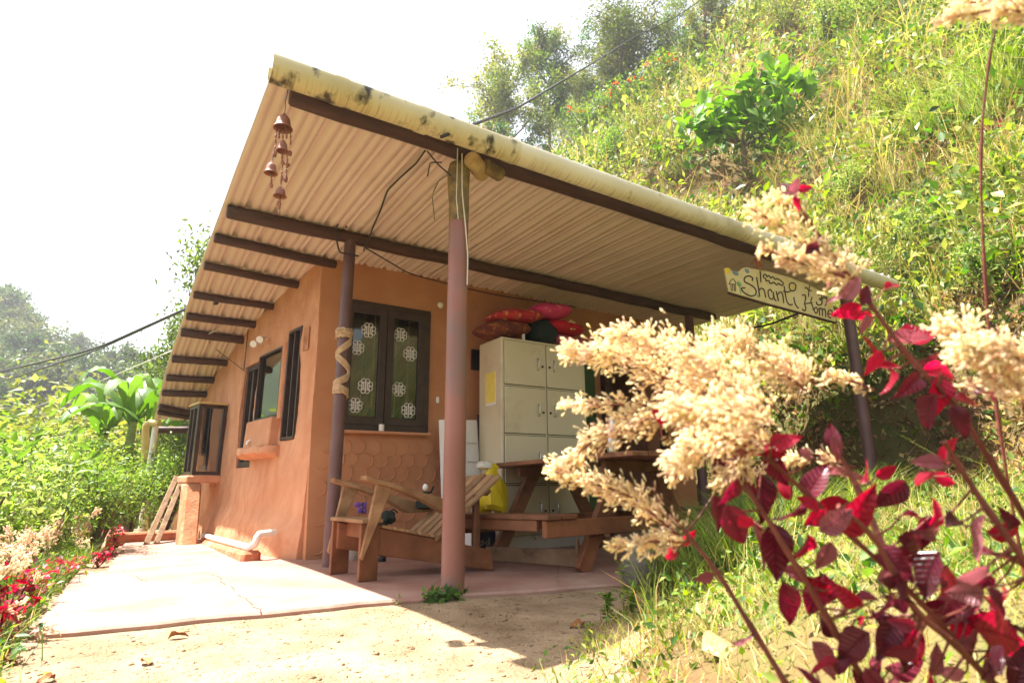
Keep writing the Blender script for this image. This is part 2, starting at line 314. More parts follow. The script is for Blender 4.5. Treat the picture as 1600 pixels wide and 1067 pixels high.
def blade_arrays(c, d, lean, L, Wd, col, col2=None):
    """grass blade: 5 verts, quad + tri"""
    N_ = len(c); L = np.broadcast_to(L, (N_,))[:, None]; Wd = np.broadcast_to(Wd, (N_,))[:, None]
    up = np.array([0, 0, 1.]); an = rng.uniform(0, 6.283, N_); s = np.stack([np.cos(an), np.sin(an), np.zeros(N_)], 1)
    mid = c+nrm(d)*L*.55; tip = c+nrm(d)*L*.8+lean*L*.5
    v = np.stack([c-s*Wd*.5, c+s*Wd*.5, mid+s*Wd*.35, mid-s*Wd*.35, tip], 1).reshape(-1, 3); k = np.arange(N_)[:, None]*5
    cc = np.repeat(col, 5, 0)
    if col2 is not None: cc = cc.reshape(-1, 5, 3); cc[:, 4] = col2; cc[:, 2:4] = .5*cc[:, 2:4]+.5*col2[:, None]; cc = cc.reshape(-1, 3)
    return v, [k+np.array([[0, 1, 2, 3]]), k+np.array([[3, 2, 4]])], cc
def join(parts):
    vs = []; q = {}; cs = []; o = 0
    for v, fs, c in parts:
        for f in fs: q.setdefault(f.shape[1], []).append(f+o)
        vs.append(v); cs.append(c); o += len(v)
    return np.concatenate(vs), [np.concatenate(x) for x in q.values()], np.concatenate(cs)
def rdir(n): return nrm(rng.normal(size=(n, 3)))
def palette(pal, n, jit=.18):
    pal = np.array(pal); c = pal[rng.integers(0, len(pal), n)]; return np.clip(c*(1+rng.uniform(-jit, jit, (n, 1))), 0, 1)
def sstep(a, b, x): t = np.clip((x-a)/(b-a), 0, 1); return t*t*(3-2*t)
# smooth value noise in 2-D (numpy) for terrain and plaster
_tab = rng.uniform(-1, 1, (64, 64))
def vnoise(x, y):
    x = np.asarray(x, float); y = np.asarray(y, float); xi = np.floor(x).astype(int); yi = np.floor(y).astype(int); fx = x-xi; fy = y-yi
    fx = fx*fx*(3-2*fx); fy = fy*fy*(3-2*fy); g = lambda i, j: _tab[i % 64, j % 64]
    return (g(xi, yi)*(1-fx)+g(xi+1, yi)*fx)*(1-fy)+(g(xi, yi+1)*(1-fx)+g(xi+1, yi+1)*fx)*fy
def fbm(x, y, o=4): return sum(vnoise(x*2**i+17*i, y*2**i+5*i)/2**i for i in range(o))

# ------------------------------------------------------------------ terrain
EDGE = np.array([(-1.9, .195), (-.33, 0.), (1.0, -.34), (1.7, -.42), (5.2, -.42)])
def edge_y(x): return np.interp(x, EDGE[:, 0], EDGE[:, 1])
def hill_s(x, y): return x-(5.05+.25*fbm(y*.7, 3.3, 3)-.9*sstep(-.3, -2.5, y)-2.6*sstep(4, 9, y))
def terr(s, y): return s/3.1+.45*fbm(y*.22+s*.1, s*.12+3, 3)
def H(x, y):
    x = np.asarray(x, float); y = np.asarray(y, float)
    z = -.026+.012*fbm(x*1.3, y*1.3, 3)*sstep(.0, .3, edge_y(x)-y+.1)
    d = (x-1)*.635-(y+.35)*.773+.12*fbm(x*2, y*2, 2)
    front = sstep(0, .4, edge_y(x)-y)
    z = z+front*(.3*sstep(-.05, .9, d)+.1*np.clip(d-.7, 0, 3))*(1+.25*fbm(x*1.7+4, y*1.7, 3))
    s = hill_s(x, y)
    hl = 1.55*sstep(0, .65, s)+1.08*np.clip(s-.3, 0, 60)
    hl = np.where(hl > 34, 34+(hl-34)*.4, hl)
    hl = hl+.40*np.sin(6.283*terr(s, y))*sstep(1.2, 3, s)
    z = z+hl+sstep(.2, 2, s)*(.3*fbm(x*.5, y*.5, 4)+.8*fbm(x*.12, y*.12, 2)*sstep(4, 15, s))
    # the ground falls away to the left and behind
    l = np.clip(-2.15-x, 0, 200); bk = np.clip(y-9, 0, 300)*sstep(6, 0, x)
    z = z-.5*sstep(0, .5, l)-7*(1-np.exp(-l*.06))-6*(1-np.exp(-bk*.05))
    ridge = np.clip(15.5-.75*(x+6), 8, 45)+2*fbm(x*.05, y*.05, 3)
    z = z+(ridge+6)*sstep(35, 135, y)*sstep(70, 20, x)
    return z
def grid_axis(segs):
    out = []
    for a, b, st in segs: out += list(np.arange(a, b-1e-6, st))
    return np.array(out+[segs[-1][1]])
gx = grid_axis([(-140, -20, 8), (-20, -6, 1.4), (-6, -2.4, .3), (-2.4, 7, .12), (7, 14, .3), (14, 30, .9), (30, 90, 6)])
gy = grid_axis([(-40, -12, 4), (-12, -4, .5), (-4, 5, .12), (5, 12, .3), (12, 40, 1), (40, 200, 6), (200, 320, 30)])
GX, GY = np.meshgrid(gx, gy); GZ = H(GX, GY)
cx = .25*(GX[:-1, :-1]+GX[1:, :-1]+GX[:-1, 1:]+GX[1:, 1:]); cy = .25*(GY[:-1, :-1]+GY[1:, :-1]+GY[:-1, 1:]+GY[1:, 1:])
dd = (cx-1)*.635-(cy+.35)*.773
cls = np.zeros(cx.shape, int)                                   # 0 yard
cls[(hill_s(cx, cy) > -.1) | ((dd > .25) & (cy < edge_y(cx)))] = 1   # hillside
cls[(cx < -1.95) | ((cy > 9) & (hill_s(cx, cy) < 0))] = 2        # slope to the valley
cls[(cy > 40) & (cx < 60)] = 3
idx = np.arange(GX.size).reshape(GX.shape)
for k, (nm, mt) in enumerate((('ground', 'dirt'), ('hillside', 'hill'), ('valley_slope', 'hill'), ('far_hill', 'far'))):
    q = np.stack([idx[:-1, :-1], idx[:-1, 1:], idx[1:, 1:], idx[1:, :-1]], -1)[cls == k]
    u, inv = np.unique(q, return_inverse=True); vv = np.stack([GX.ravel()[u], GY.ravel()[u], GZ.ravel()[u]], 1)
    o = link(nm, npmesh(nm, vv, [inv.reshape(-1, 4)], smooth=True), M[mt]); o['kind'] = 'structure'
def gpt(x, y, dz=0): return np.array([x, y, float(H(x, y))+dz])
def hit(px, py, t0=.8, t1=150):
    d = ray(px, py); t = t0
    while t < t1:
        p = CAM+d*t
        if p[2] < H(p[0], p[1]): return p
        t *= 1.01
    return p

# porch slab, path, kerb
def prism(mb, poly, z0, z1):
    n = len(poly); vs = [(x, y, z0) for x, y in poly]+[(x, y, z1) for x, y in poly]
    return mb.add(vs, [tuple(range(n-1, -1, -1)), tuple(range(n, 2*n))]+[(i, (i+1) % n, n+(i+1) % n, n+i) for i in range(n)])
fe = [(x, float(edge_y(x))+.012*math.sin(x*9)+random.uniform(-.012, .012)) for x in np.linspace(-1.88, 4.9, 46)]
slab = MB(); prism(slab, [(-1.9, .2)]+fe+[(4.95, -.42), (4.95, 2.3), (-.36, 2.3), (-.36, 2.26), (-1.86, 2.26)], -.3, 0)
tag(slab.build('porch_floor', M['floor'], bevel=.012), kind='structure')
pth = MB(); prism(pth, [(-1.68, 2.265), (-.3, 2.265), (-.5, 4.9), (-1.58, 4.75)], -.3, -.001)
tag(pth.build('path', M['floor'], bevel=.012), kind='structure')
ck = MB()
for (x0, y0, x1, y1) in ((-1.88, 1.1, -.3, .95), (-1.0, .08, -1.05, 1.6), (-1.86, .62, -.9, .5), (-.9, 1.5, .2, 1.45), (-.2, -.02, .5, .9), (-1.6, 2.26, -1.45, 1.5), (.6, -.2, 1.2, .6)):
    n = 22; pts = [np.array([x0+(x1-x0)*i/n, y0+(y1-y0)*i/n, .003])+np.array([random.uniform(-.014, .014), random.uniform(-.014, .014), 0]) for i in range(n+1)]; d = unit(pts[-1]-pts[0]); sd = np.array([-d[1], d[0], 0])
    for i in range(n):
        if random.random() < .22: continue
        w0, w1 = random.uniform(.0008, .0035), random.uniform(.0008, .0035); ck.add([pts[i]-sd*w0, pts[i]+sd*w0, pts[i+1]+sd*w1, pts[i+1]-sd*w1], [(0, 1, 2, 3)])
ckm = mat('crack_dirt', (.1, .065, .045), (.16, .1, .07), 20, .95, .1, 0); tag(ck.build('floor_cracks', ckm), kind='stuff')

# ================================================================== HOUSE
house = thing('house', 'small mud plastered house with an open porch under a corrugated roof', 'house', (0, 2.1, 0))
ZR = np.array([(-.35, 2.80), (0, 2.825), (.6, 2.79), (1.5, 2.715), (2.1, 2.67), (2.78, 2.59), (3.32, 2.51), (3.88, 2.42), (4.33, 2.31), (4.84, 2.14), (5.25, 1.97), (5.57, 1.82), (6.3, 1.50), (6.5, 1.42)])
def zr(y): return np.interp(y, ZR[:, 0], ZR[:, 1])
def onroof(px, py):                       # where a ray meets the roof profile
    d = ray(px, py); p = None
    for t in np.arange(1.5, 20, .01):
        p = CAM+d*t
        if p[1] > -.4 and p[2] > zr(p[1]): break
    return p
_e = [onroof(*q) for q in ((380, 232), (356, 300), (329, 368), (292, 477), (284.5, 500), (269.5, 544), (251, 608), (240.6, 655))]
_e = sorted(_e, key=lambda p: p[1])
EX = np.array([(-.3, -1.225)]+[(p[1], p[0]) for p in _e])
def xl(y): return np.interp(y, EX[:, 0], EX[:, 1])
def xr(y): return 5.25-.28*np.clip(y+.2, 0, 2.3)
# roof sheets, ribs running from front to back
ys = np.concatenate([np.linspace(-.23, 2, 8), np.linspace(2.3, 6.32, 14)])
prof = []
for k in range(5):
    for (u, z) in ((0, 0), (.05, 0), (.058, .009), (.072, .009), (.08, 0), (.115, 0), (.123, .009), (.137, .009), (.145, 0), (.158, 0), (.172, .036), (.197, .036)): prof.append((k*.211+u, z))
prof.append((1.055, 0)); prof.append((1.11, .001)); prof = np.array(prof)
roof = bpy.data.objects.new('roof', None); COL.objects.link(roof); roof.parent = house
NS = 6; tw = 1/NS
for i in range(NS):
    t = i*tw+prof[:, 0]/1.055*tw; t = np.minimum(t, 1.012)
    P = []
    for j, y in enumerate(ys):
        sag = .006*np.sin(y*3+i)
        P.append(np.stack([xl(y)+(xr(y)-xl(y))*t+.004*math.sin(j+i*2), np.full(len(t), y-.03*(i % 2)), zr(y)+prof[:, 1]+sag+.0035*(i % 2)], 1))
    P = np.array(P); n = P.shape[1]; q = np.arange(P.shape[0]*n).reshape(-1, n)
    me = npmesh('roof_sheet', P.reshape(-1, 3)-V(house.location), [np.stack([q[:-1, :-1], q[:-1, 1:], q[1:, 1:], q[1:, :-1]], -1).reshape(-1, 4)])
    o = link('roof_sheet', me, M['sheet'], roof); sm = o.modifiers.new('thickness', 'SOLIDIFY'); sm.thickness = .003; sm.offset = 1
# gutter along the front edge, four lengths with joints
def gutter_pt(x): return np.array([x, -.265+.01*math.sin(x*1.3), 2.735+.012*math.sin(x*.9+.5)])
def seam(px): 
    y = 95+.335*(px-430)+20; return onY(px, y, -.28)[0]
bounds = [-1.26]+[seam(530), seam(660), seam(800), seam(1133)]+[5.35]
gut = bpy.data.objects.new('gutter', None); COL.objects.link(gut); gut.parent = house
for i in range(len(bounds)-1):
    g = MB(); x0, x1 = bounds[i]+.003, bounds[i+1]-.003; n = 18; K = max(3, int((x1-x0)/.25)+1); xs = np.linspace(x0, x1, K)
    vs = []; 
    for x in xs:
        c = gutter_pt(x)
        for r in (.078, .073):
            for j in range(n): an = R(-215)+R(250)*j/(n-1); vs.append(c+np.array([0, r*math.cos(an), r*math.sin(an)]))
    fs = []
    for k in range(K-1):
        a0, a1 = k*2*n, (k+1)*2*n
        for j in range(n-1):
            fs += [(a0+j, a0+j+1, a1+j+1, a1+j), (a0+n+j, a1+n+j, a1+n+j+1, a0+n+j+1)]
        fs += [(a0, a1, a1+n, a0+n), (a0+n-1, a0+2*n-1, a1+2*n-1, a1+n-1)]
    for a0, fl in ((0, 0), ((K-1)*2*n, 1)):
        for j in range(n-1): q = (a0+j, a0+n+j, a0+n+j+1, a0+j+1); fs.append(q if not fl else q[::-1])
    g.add(vs, fs); g.build('gutter_length', M['gutterstain' if i < 3 else 'gutter'], gut, smooth=True, label='moss stained gutter length' if i < 3 else 'cream gutter length streaked with drips')
    if 0 < i:
        b = MB(); c = gutter_pt(bounds[i]); vs = []
        for dx in (-.035, .035):
            for j in range(n): an = R(-215)+R(250)*j/(n-1); vs.append(c+np.array([dx, .083*math.cos(an), .083*math.sin(an)]))
        b.add(vs, [(j, j+1, n+j+1, n+j) for j in range(n-1)]); o = b.build('gutter_joint', M['gutterstain' if i < 4 else 'gutter'], gut, smooth=True)
# --- beams and poles
def log(p0, p1, r, name, mt, par, wob=.006, r1=None, **k):
    p0, p1 = V(p0), V(p1); n = max(4, int(np.linalg.norm(p1-p0)/.3)+1); mb = MB(); r1 = r if r1 is None else r1
    pts = [p0+(p1-p0)*i/(n-1)+np.array([random.uniform(-wob, wob), random.uniform(-wob, wob), random.uniform(-wob, wob)])*(0 < i < n-1) for i in range(n)]
    rr = [(r+(r1-r)*i/(n-1))*random.uniform(.95, 1.05) for i in range(n)]
    d = unit(p1-p0); pts = [pts[0]]+[pts[0]+d*.012]+pts[1:-1]+[pts[-1]-d*.012, pts[-1]]; rr = [rr[0]*.82, rr[0]]+rr[1:-1]+[rr[-1], rr[-1]*.82]
    mb.tube(pts, rr, 12); return mb.build(name, mt, par, smooth=True, **k)
log(onY(453, 151, 0), (5.0, .0, zr(0)-.055), .05, 'front_beam', M['beam'], house)
bl = onY(350, 334, 1.5); log((xl(1.5)+.03, 1.5, zr(1.5)-.056), (4.5, 1.5, zr(1.5)-.06), .055, 'porch_beam', M['beam'], house)
# eave poles: (outer end pixel centre, radius px/2)
K0 = np.array([-.33, 2.10, 0.]); PH = R(9); WD = np.array([-math.sin(PH), math.cos(PH), 0]); ON = np.array([-math.cos(PH), -math.sin(PH), 0])
def ptw(px, py, off=0.):
    d = ray(px, py); q = K0+ON*off; t = ((q-CAM) @ ON)/(d @ ON); p = CAM+d*t; return (p-K0) @ WD, p[2]
def PW(u, z, off=0.): return K0+WD*u+ON*off+np.array([0, 0, z])
for (ox, oy, ix, iy, r) in ((347, 370, 500, 405, .042), (325, 413, 460, 442, .04), (306, 459, 428, 475, .038), (293, 492, 401, 503, .042), (284, 516, 380, 528, .05), (271, 559, 355, 566, .042), (262, 588, 338, 592, .042), (252, 612, 325, 615, .042), (247, 634, 300, 635, .036), (250, 643, 297, 643, .034), (240, 669, 291, 672, .05)):
    o0 = onroof(ox, oy-4); y0 = o0[1]; u, z = ptw(ix, iy); y1 = PW(u, 0)[1]; y1 = .5*(y0+y1) if abs(y1-y0) < .8 else y0+.05
    x1 = K0[0]+(y1-K0[1])*WD[0]/WD[1]
    log((xl(y0)+.02, y0, zr(y0)-r-.002), (x1+.12, y1, zr(y1)-r-.002), r, 'eave_pole', M['beam'], house, wob=.003)
# --- posts
def post(base, top, r, mt, name='post', n=16):
    mb = MB(); b, t = V(base), V(top); mb.tube([b, b*.66+t*.34, b*.33+t*.67, t], [r*1.03, r, r*.99, r*.97], n); return mb.build(name, mt, house, smooth=True)
pm = post((0, 0, -.06), (.005, 0, 2.27), .066, M['postpink'])
mb = MB(); mb.tube([(.005, 0, 2.265), (.006, 0, 2.4), (0, .0, 2.5), (.0, 0, 2.62), (.0, 0, 2.69)], [.066, .068, .072, .078, .062], 14); mb.build('post_head', M['moss'], house, smooth=True, label='mossy bare wood head of the front post')
log((.03, -.115, 2.69), (.2, .02, 2.69), .058, 'cut_log_stub', M['cut'], house, wob=0, label='pale sawn log end beside the front post')
log((.16, -.07, 2.7), (.32, -.02, 2.7), .05, 'log_stub', M['moss'], house, wob=0)
P2X, P2Y = -.265, 1.5
post((P2X-.01, P2Y, -.02), (P2X, P2Y, 2.63), .05, M['postdark'])
post((4.84, 0, -.05), (4.84, 0, 2.68), .06, M['postdark']); post((4.02, 1.5, -.02), (4.02, 1.5, 2.6), .055, M['postdark'])
# --- walls: gridded shells with real openings, uneven plaster
def wall(name, org, dv, nv, L, top, holes, mt, th=.2, flare=None, step=.06, uneven=.008, z0=-.1, zmax=None):
    zmax = zmax or max(top(u) for u in np.linspace(0, L, 20))
    def lines(a, b, cuts):
        c = sorted(set([a, b]+[min(max(x, a), b) for x in cuts])); out = []
        for p, q in zip(c[:-1], c[1:]):
            n = max(1, int(round((q-p)/step))); out += list(np.linspace(p, q, n+1)[:-1])
        return np.array(out+[b])
    us = lines(0, L, [x for h in holes for x in h[:2]]); zs = lines(z0, zmax, [x for h in holes for x in h[2:]])
    nu, nz = len(us), len(zs); keep = np.zeros((nu-1, nz-1), bool)
    for i in range(nu-1):
        for j in range(nz-1):
            u, z = .5*(us[i]+us[i+1]), .5*(zs[j]+zs[j+1])
            keep[i, j] = zs[j] < top(u)-.005 and not any(h[0] < u < h[1] and h[2] < z < h[3] for h in holes)
    mb = MB(); vid = {}; vs = []; fs = []
    def vert(i, j, s):
        if (i, j, s) not in vid:
            u, z = us[i], min(zs[j], top(us[i])); off = -th*s
            if s == 0: off += uneven*fbm(u*2.1+org[0]*5, z*2.1+3, 4)+.3*uneven*vnoise(u*14, z*14)+(flare(u, z) if flare else 0)
            vid[(i, j, s)] = len(vs); vs.append(V(org)+V(dv)*u+V(nv)*off+np.array([0, 0, z]))
        return vid[(i, j, s)]
    for i in range(nu-1):
        for j in range(nz-1):
            if not keep[i, j]: continue
            for s in (0, 1): fs.append((vert(i, j, s), vert(i+1, j, s), vert(i+1, j+1, s), vert(i, j+1, s)))
            for di, dj, e in ((-1, 0, ((0, 0), (0, 1))), (1, 0, ((1, 0), (1, 1))), (0, -1, ((0, 0), (1, 0))), (0, 1, ((0, 1), (1, 1)))):
                a, b = i+di, j+dj
                if not (0 <= a < nu-1 and 0 <= b < nz-1 and keep[a, b]):
                    p, q = [(i+x, j+y) for x, y in e]; fs.append((vert(*p, 0), vert(*q, 0), vert(*q, 1), vert(*p, 1)))
    mb.add(vs, fs); return mb.build(name, mt, house, smooth=True)
def box_uz(pts, f):
    q = [f(*p) for p in pts]; return (.5*(q[0][0]+q[3][0]), .5*(q[1][0]+q[2][0]), .5*(q[2][1]+q[3][1]), .5*(q[0][1]+q[1][1]))
# pixel corners: right-top, left-top, left-bottom, right-bottom seen from outside -> u grows away
HR = box_uz([(472.5, 502), (449, 527), (449, 690), (459, 684)], ptw)
HM = box_uz([(442.4, 536), (411.5, 574), (402, 661), (435.4, 643)], ptw)
HL = box_uz([(404, 560), (385, 578), (366, 734), (391, 727)], ptw)
HV = box_uz([(487, 506), (478, 517), (476, 552), (484, 543)], ptw)
HM = (HM[0]-.05, HM[1]+.07, HM[2]-.02, HM[3]+.05); HR = (HR[0]-.03, HR[1]+.05, HR[2], HR[3])
HOLES = [(h[0], h[1], min(h[2], h[3]), max(h[2], h[3])) for h in (HR, HM, HL)]
print('HOLES', HOLES, HV)
LW = 4.1
def flare_l(u, z): return .05*np.clip(1-z/1.0, 0, 1)**2+.09*sstep(-.02, .16, u)*sstep(.37, .2, z+.03*np.sin(u*5))*(1-.45*sstep(.5, 1.4, u))
wall('side_wall', K0, WD, ON, LW, lambda u: zr(PW(u, 0)[1])+.004, HOLES, M['mud'], flare=flare_l, step=.055, uneven=.012)
FWL = 4.9
fo = (-.33, 2.10, 0)
WX0, WX1, WZ0, WZ1 = -.14, .775, 1.075, 2.31
def flare_f(u, z): return .05*np.clip(1-z/1.05, 0, 1)**.5+.06*sstep(.4, .0, u)*sstep(.8, .05, z)
wall('front_wall', fo, (1, 0, 0), (0, -1, 0), FWL, lambda u: 2.69, [(WX0+.33, WX1+.33, WZ0, WZ1), (3.1+.33, 4.0+.33, -.2, 2.02)], M['mudfront'], flare=flare_f, step=.07, uneven=.006)
pe = PW(LW, 0)
wall('back_wall', (pe[0], pe[1], 0), (1, 0, 0), (0, 1, 0), 5.2, lambda u: zr(pe[1])+.0, [], M['mud'], step=.4)
wall('end_wall', (4.57, 2.2, 0), (0, 1, 0), (1, 0, 0), pe[1]-2.2, lambda u: zr(2.2+u), [], M['mud'], step=.4)
mb = MB(); mb.box((-.5, 2.32, -.06), (4.4, pe[1]-.2, -.005)); mb.build('inner_floor', M['room'], house)
# clay corner cap, small square recess plate on the side wall
mb = MB(); u0, u1, z0, z1 = HV[0], HV[1], min(HV[2:]), max(HV[2:])
mb.hexa([PW(u0, z0, .012), PW(u1, z0, .012), PW(u1, z0, .02), PW(u0, z0, .02), PW(u0, z1, .012), PW(u1, z1, .012), PW(u1, z1, .02), PW(u0, z1, .02)])
mb.build('vent_cover', M['stain'], house, bevel=.003)
# fish scale plaster relief below the front window
def scale_mesh():
    mb = MB(); pts = []
    for k in range(9):
        an = R(70)-R(200)*k/8; pts.append(np.array([.062*math.cos(an)*1.02, 0, .062*math.sin(an)]))
    rr = [.003]+[.007]*7+[.003]
    mb.tube(pts, rr, 6); return mb.mesh('plaster_scale', smooth=True)
sc_me = scale_mesh(); sc_me.materials.append(M['mudfront'])
for r_ in range(8):
    for c_ in range(12):
        x = -.24+c_*.135+(.067 if r_ % 2 else 0); z = .1+r_*.118
        if x > 1.22: continue
        o = link('plaster_scale', sc_me, None, house); y = 2.10-flare_f(x+.33, z)-.007
        o.location = Vector((x+random.uniform(-.012, .012), y, z+random.uniform(-.012, .012)))-house.location; o.rotation_euler = (0, random.uniform(-.55, .35), 0)
        s_ = random.uniform(1.0, 1.32); o.scale = (s_, .9, s_)
# --- front window
def frame_rect(P, u0, u1, z0, z1, w, t, off, cols=1, name='frame', par=None, mt=None):
    """bars of a window frame; P(u,z,off) gives the point"""
    mb = MB()
    def bar(a0, a1, c0, c1):
        mb.hexa([P(a0, c0, off), P(a1, c0, off), P(a1, c0, off+t), P(a0, c0, off+t), P(a0, c1, off), P(a1, c1, off), P(a1, c1, off+t), P(a0, c1, off+t)])
    bar(u0, u1, z0, z0+w); bar(u0, u1, z1-w, z1); bar(u0, u0+w, z0+w, z1-w); bar(u1-w, u1, z0+w, z1-w)
    for k in range(1, cols): c = u0+(u1-u0)*k/cols; bar(c-w*.4, c+w*.4, z0+w, z1-w)
    return mb.build(name, mt or M['dark_wood'], par, bevel=.004)
def pane(P, u0, u1, z0, z1, off, par, name='pane', mt='glass'):
    mb = MB(); t = .005; mb.hexa([P(u0, z0, off), P(u1, z0, off), P(u1, z0, off+t), P(u0, z0, off+t), P(u0, z1, off), P(u1, z1, off), P(u1, z1, off+t), P(u0, z1, off+t)])
    return mb.build(name, M[mt], par)
def sub(name, par): o = bpy.data.objects.new(name, None); COL.objects.link(o); o.parent = par; return o
PF = lambda u, z, off: np.array([u, 2.10-off, z])
win = sub('window', house); win['label'] = 'two casement front window with white scroll ornaments'
frame_rect(PF, WX0, WX1, WZ0, WZ1, .055, .09, -.07, 1, 'frame', win)
mx_ = .318
for (c0, c1) in ((WX0+.055, mx_-.004), (mx_+.004, WX1-.055)):
    frame_rect(PF, c0, c1, WZ0+.057, WZ1-.057, .07, .045, -.02, 1, 'casement', win)
    pane(PF, c0+.06, c1-.06, WZ0+.12, WZ1-.12, -.004, win)
def rosette_mesh():
    mb = MB()
    mb.tube([(-.05, 0, 0), (.05, 0, 0)], .0035, 5); mb.tube([(0, 0, -.05), (0, 0, .05)], .0035, 5)
    for q in range(4):
        for sg in (-1, 1):
            pts = []
            for k in range(15):
                f = k/14; an = R(-30)+f*R(430); r = .03*(1-f*.62)
                p = np.array([.042+.0, .0, 0])+np.array([-r*math.cos(an)+.006, 0, sg*(r*math.sin(an)+.016)])
                pts.append(p)
            ca, sa = math.cos(q*math.pi/2), math.sin(q*math.pi/2)
            mb.tube([np.array([p[0]*ca-p[2]*sa, 0, p[0]*sa+p[2]*ca]) for p in pts], .0036, 5)
    return mb.mesh('ornament', smooth=True)
ros = rosette_mesh(); ros.materials.append(M['white'])
for (px, py, s_) in ((576, 516, 1.), (558, 543, .95), (571, 603, 1.), (555, 633, .95), (626, 523, .95), (641, 553, 1.), (623, 608, .95), (638, 641, 1.)):
    p = onY(px, py, 2.092); o = link('ornament', ros, None, win); o.location = Vector(p)-house.location; o.scale = (s_, 1, s_)
for px in (566, 583, 618, 637):
    p = onY(px, 570, 2.112); mb = MB(); mb.tube([(p[0], 2.112, WZ0+.1), (p[0], 2.112, WZ1-.1)], .004, 6); mb.build('grille_bar', M['wire'], win)
# side windows
def side_window(h, cols, depth, label, w_=.045, gl='bayglass'):
    w = sub('window', house); w['label'] = label
    frame_rect(PW, h[0]+.004, h[1]-.004, h[2]+.004, h[3]-.004, w_, .06, -depth, cols, 'frame', w)
    pane(PW, h[0]+.04, h[1]-.04, h[2]+.04, h[3]-.04, -depth+.02, w, mt=gl); return w
wr = side_window(HOLES[0], 2, .045, 'right narrow side window with two casements', .028)
wm = side_window(HOLES[1], 1, .035, 'middle side window with a single pane above a clay block', .022)
wl_ = side_window(HOLES[2], 2, .08, 'left tall side window with a dark frame', .06, 'glass')
h = HOLES[0]
for k, (uu, zz) in enumerate(((.3, .75), (.3, .45), (.72, .75), (.72, .45))):
    mb = MB(); mb.blob(PW(h[0]+(h[1]-h[0])*uu, h[2]+(h[3]-h[2])*zz, -.065), (.012, .03, .07), 8, 5); mb.build('ornament', M['dark_wood'], wr, smooth=True)
h = HOLES[1]; h0 = HOLES[0]                              # clay shelf under the middle window
s0, s1 = ptw(433, 690)[0]-.1, ptw(384, 722)[0]
mb = MB(); n = 12; vs = []
for i in range(n+1):
    u = s0+(s1-s0)*i/n; f = math.sin(math.pi*min(1, max(0, i/n)))**.35; d_ = .05+.13*f; zc = .93+.012*math.sin(i*2.1)
    for (o_, z_) in ((-.03, -.07), (d_*.6, -.065), (d_, -.03), (d_, .015), (d_*.9, .035), (-.03, .04)): vs.append(PW(u, zc+z_+.006*random.uniform(-1, 1), o_))
fs = [(i*6+j, i*6+(j+1) % 6, (i+1)*6+(j+1) % 6, (i+1)*6+j) for i in range(n) for j in range(6)]+[tuple(range(5, -1, -1)), tuple(n*6+j for j in range(6))]
mb.add(vs, fs); mb.build('clay_shelf', M['mud'], house, smooth=True)
mb = MB(); bz0, bz1 = .965, HOLES[1][2]-.004; b0, b1 = HOLES[1][0]-.02, HOLES[1][1]+.02
mb.hexa([PW(b0, bz0, -.02), PW(b1, bz0, -.02), PW(b1, bz0, .10), PW(b0, bz0, .10), PW(b0, bz1, -.02), PW(b1, bz1, -.02), PW(b1, bz1, .085), PW(b0, bz1, .085)]); mb.build('clay_block', M['mud'], house, bevel=.012)
mb = MB(); b0, b1 = HOLES[1][0]-.075, HOLES[1][0]-.005                 # rounded clay mullion
mb.tube([PW(.5*(b0+b1), HOLES[1][2]-.02, .0), PW(.5*(b0+b1), HOLES[1][3]+.02, .0)], .038, 10); mb.build('clay_mullion', M['mud'], house, smooth=True)
# bay window on a pier
J = PW(ptw(350, 690)[0], 0); print('bay J', J)
def onJ(px, py):      # plane through J square to the wall
    d = ray(px, py); t = ((J-CAM) @ WD)/(d @ WD); p = CAM+d*t; return (p-J) @ ON, p[2]
bo = .5*(onJ(313, 632)[0]+onJ(299, 742)[0]); bz1 = onJ(333, 632)[1]; bz0 = onJ(320, 742)[1]; print('bay', bo, bz0, bz1)
bay = sub('bay_window', house); bay['label'] = 'bay window box with dark frames standing on a clay pier'
bw = .42
PB1 = lambda u, z, off: J+ON*u-WD*off+np.array([0, 0, z])           # near face: u outward from wall
PB2 = lambda u, z, off: J+ON*(bo+off)+WD*u+np.array([0, 0, z])      # outer face: u along wall
frame_rect(PB1, .0, bo, bz0, bz1, .04, .05, -.05, 1, 'frame', bay); pane(PB1, .035, bo-.035, bz0+.035, bz1-.035, -.03, bay, mt='bayglass')
frame_rect(PB2, .052, bw, bz0, bz1, .04, .05, -.05, 2, 'frame', bay); pane(PB2, .09, bw-.04, bz0+.04, bz1-.04, -.03, bay, mt='bayglass')
mb = MB(); mb.hexa([PB2(-.02, bz1+.002, .02), PB2(bw+.02, bz1+.002, .02), PB2(bw+.02, bz1+.002, -bo), PB2(-.02, bz1+.002, -bo), PB2(-.02, bz1+.022, .02), PB2(bw+.02, bz1+.022, .02), PB2(bw+.02, bz1+.03, -bo), PB2(-.02, bz1+.03, -bo)])
mb.build('bay_cap', M['bamboo'], bay, bevel=.005)
mb = MB(); mb.hexa([PB2(-.03, bz0-.09, .05), PB2(bw, bz0-.09, .05), PB2(bw, bz0-.09, -bo-.02), PB2(-.03, bz0-.09, -bo-.02), PB2(-.03, bz0-.004, .05), PB2(bw, bz0-.004, .05), PB2(bw, bz0-.004, -bo-.02), PB2(-.03, bz0-.004, -bo-.02)])
mb.build('bay_sill', M['mud'], bay, bevel=.015)
pb = onZ(291, 850, 0); pt_ = PB2(.08, bz0-.09, -.03); mb = MB()
dx, dy = WD*.11, ON*.085
mb.hexa([pb-dx-dy-[0, 0, .05], pb+dx-dy-[0, 0, .05], pb+dx+dy-[0, 0, .05], pb-dx+dy-[0, 0, .05], pt_-dx-dy, pt_+dx-dy, pt_+dx+dy, pt_-dx+dy]); mb.build('pier', M['stain'], bay, bevel=.02)
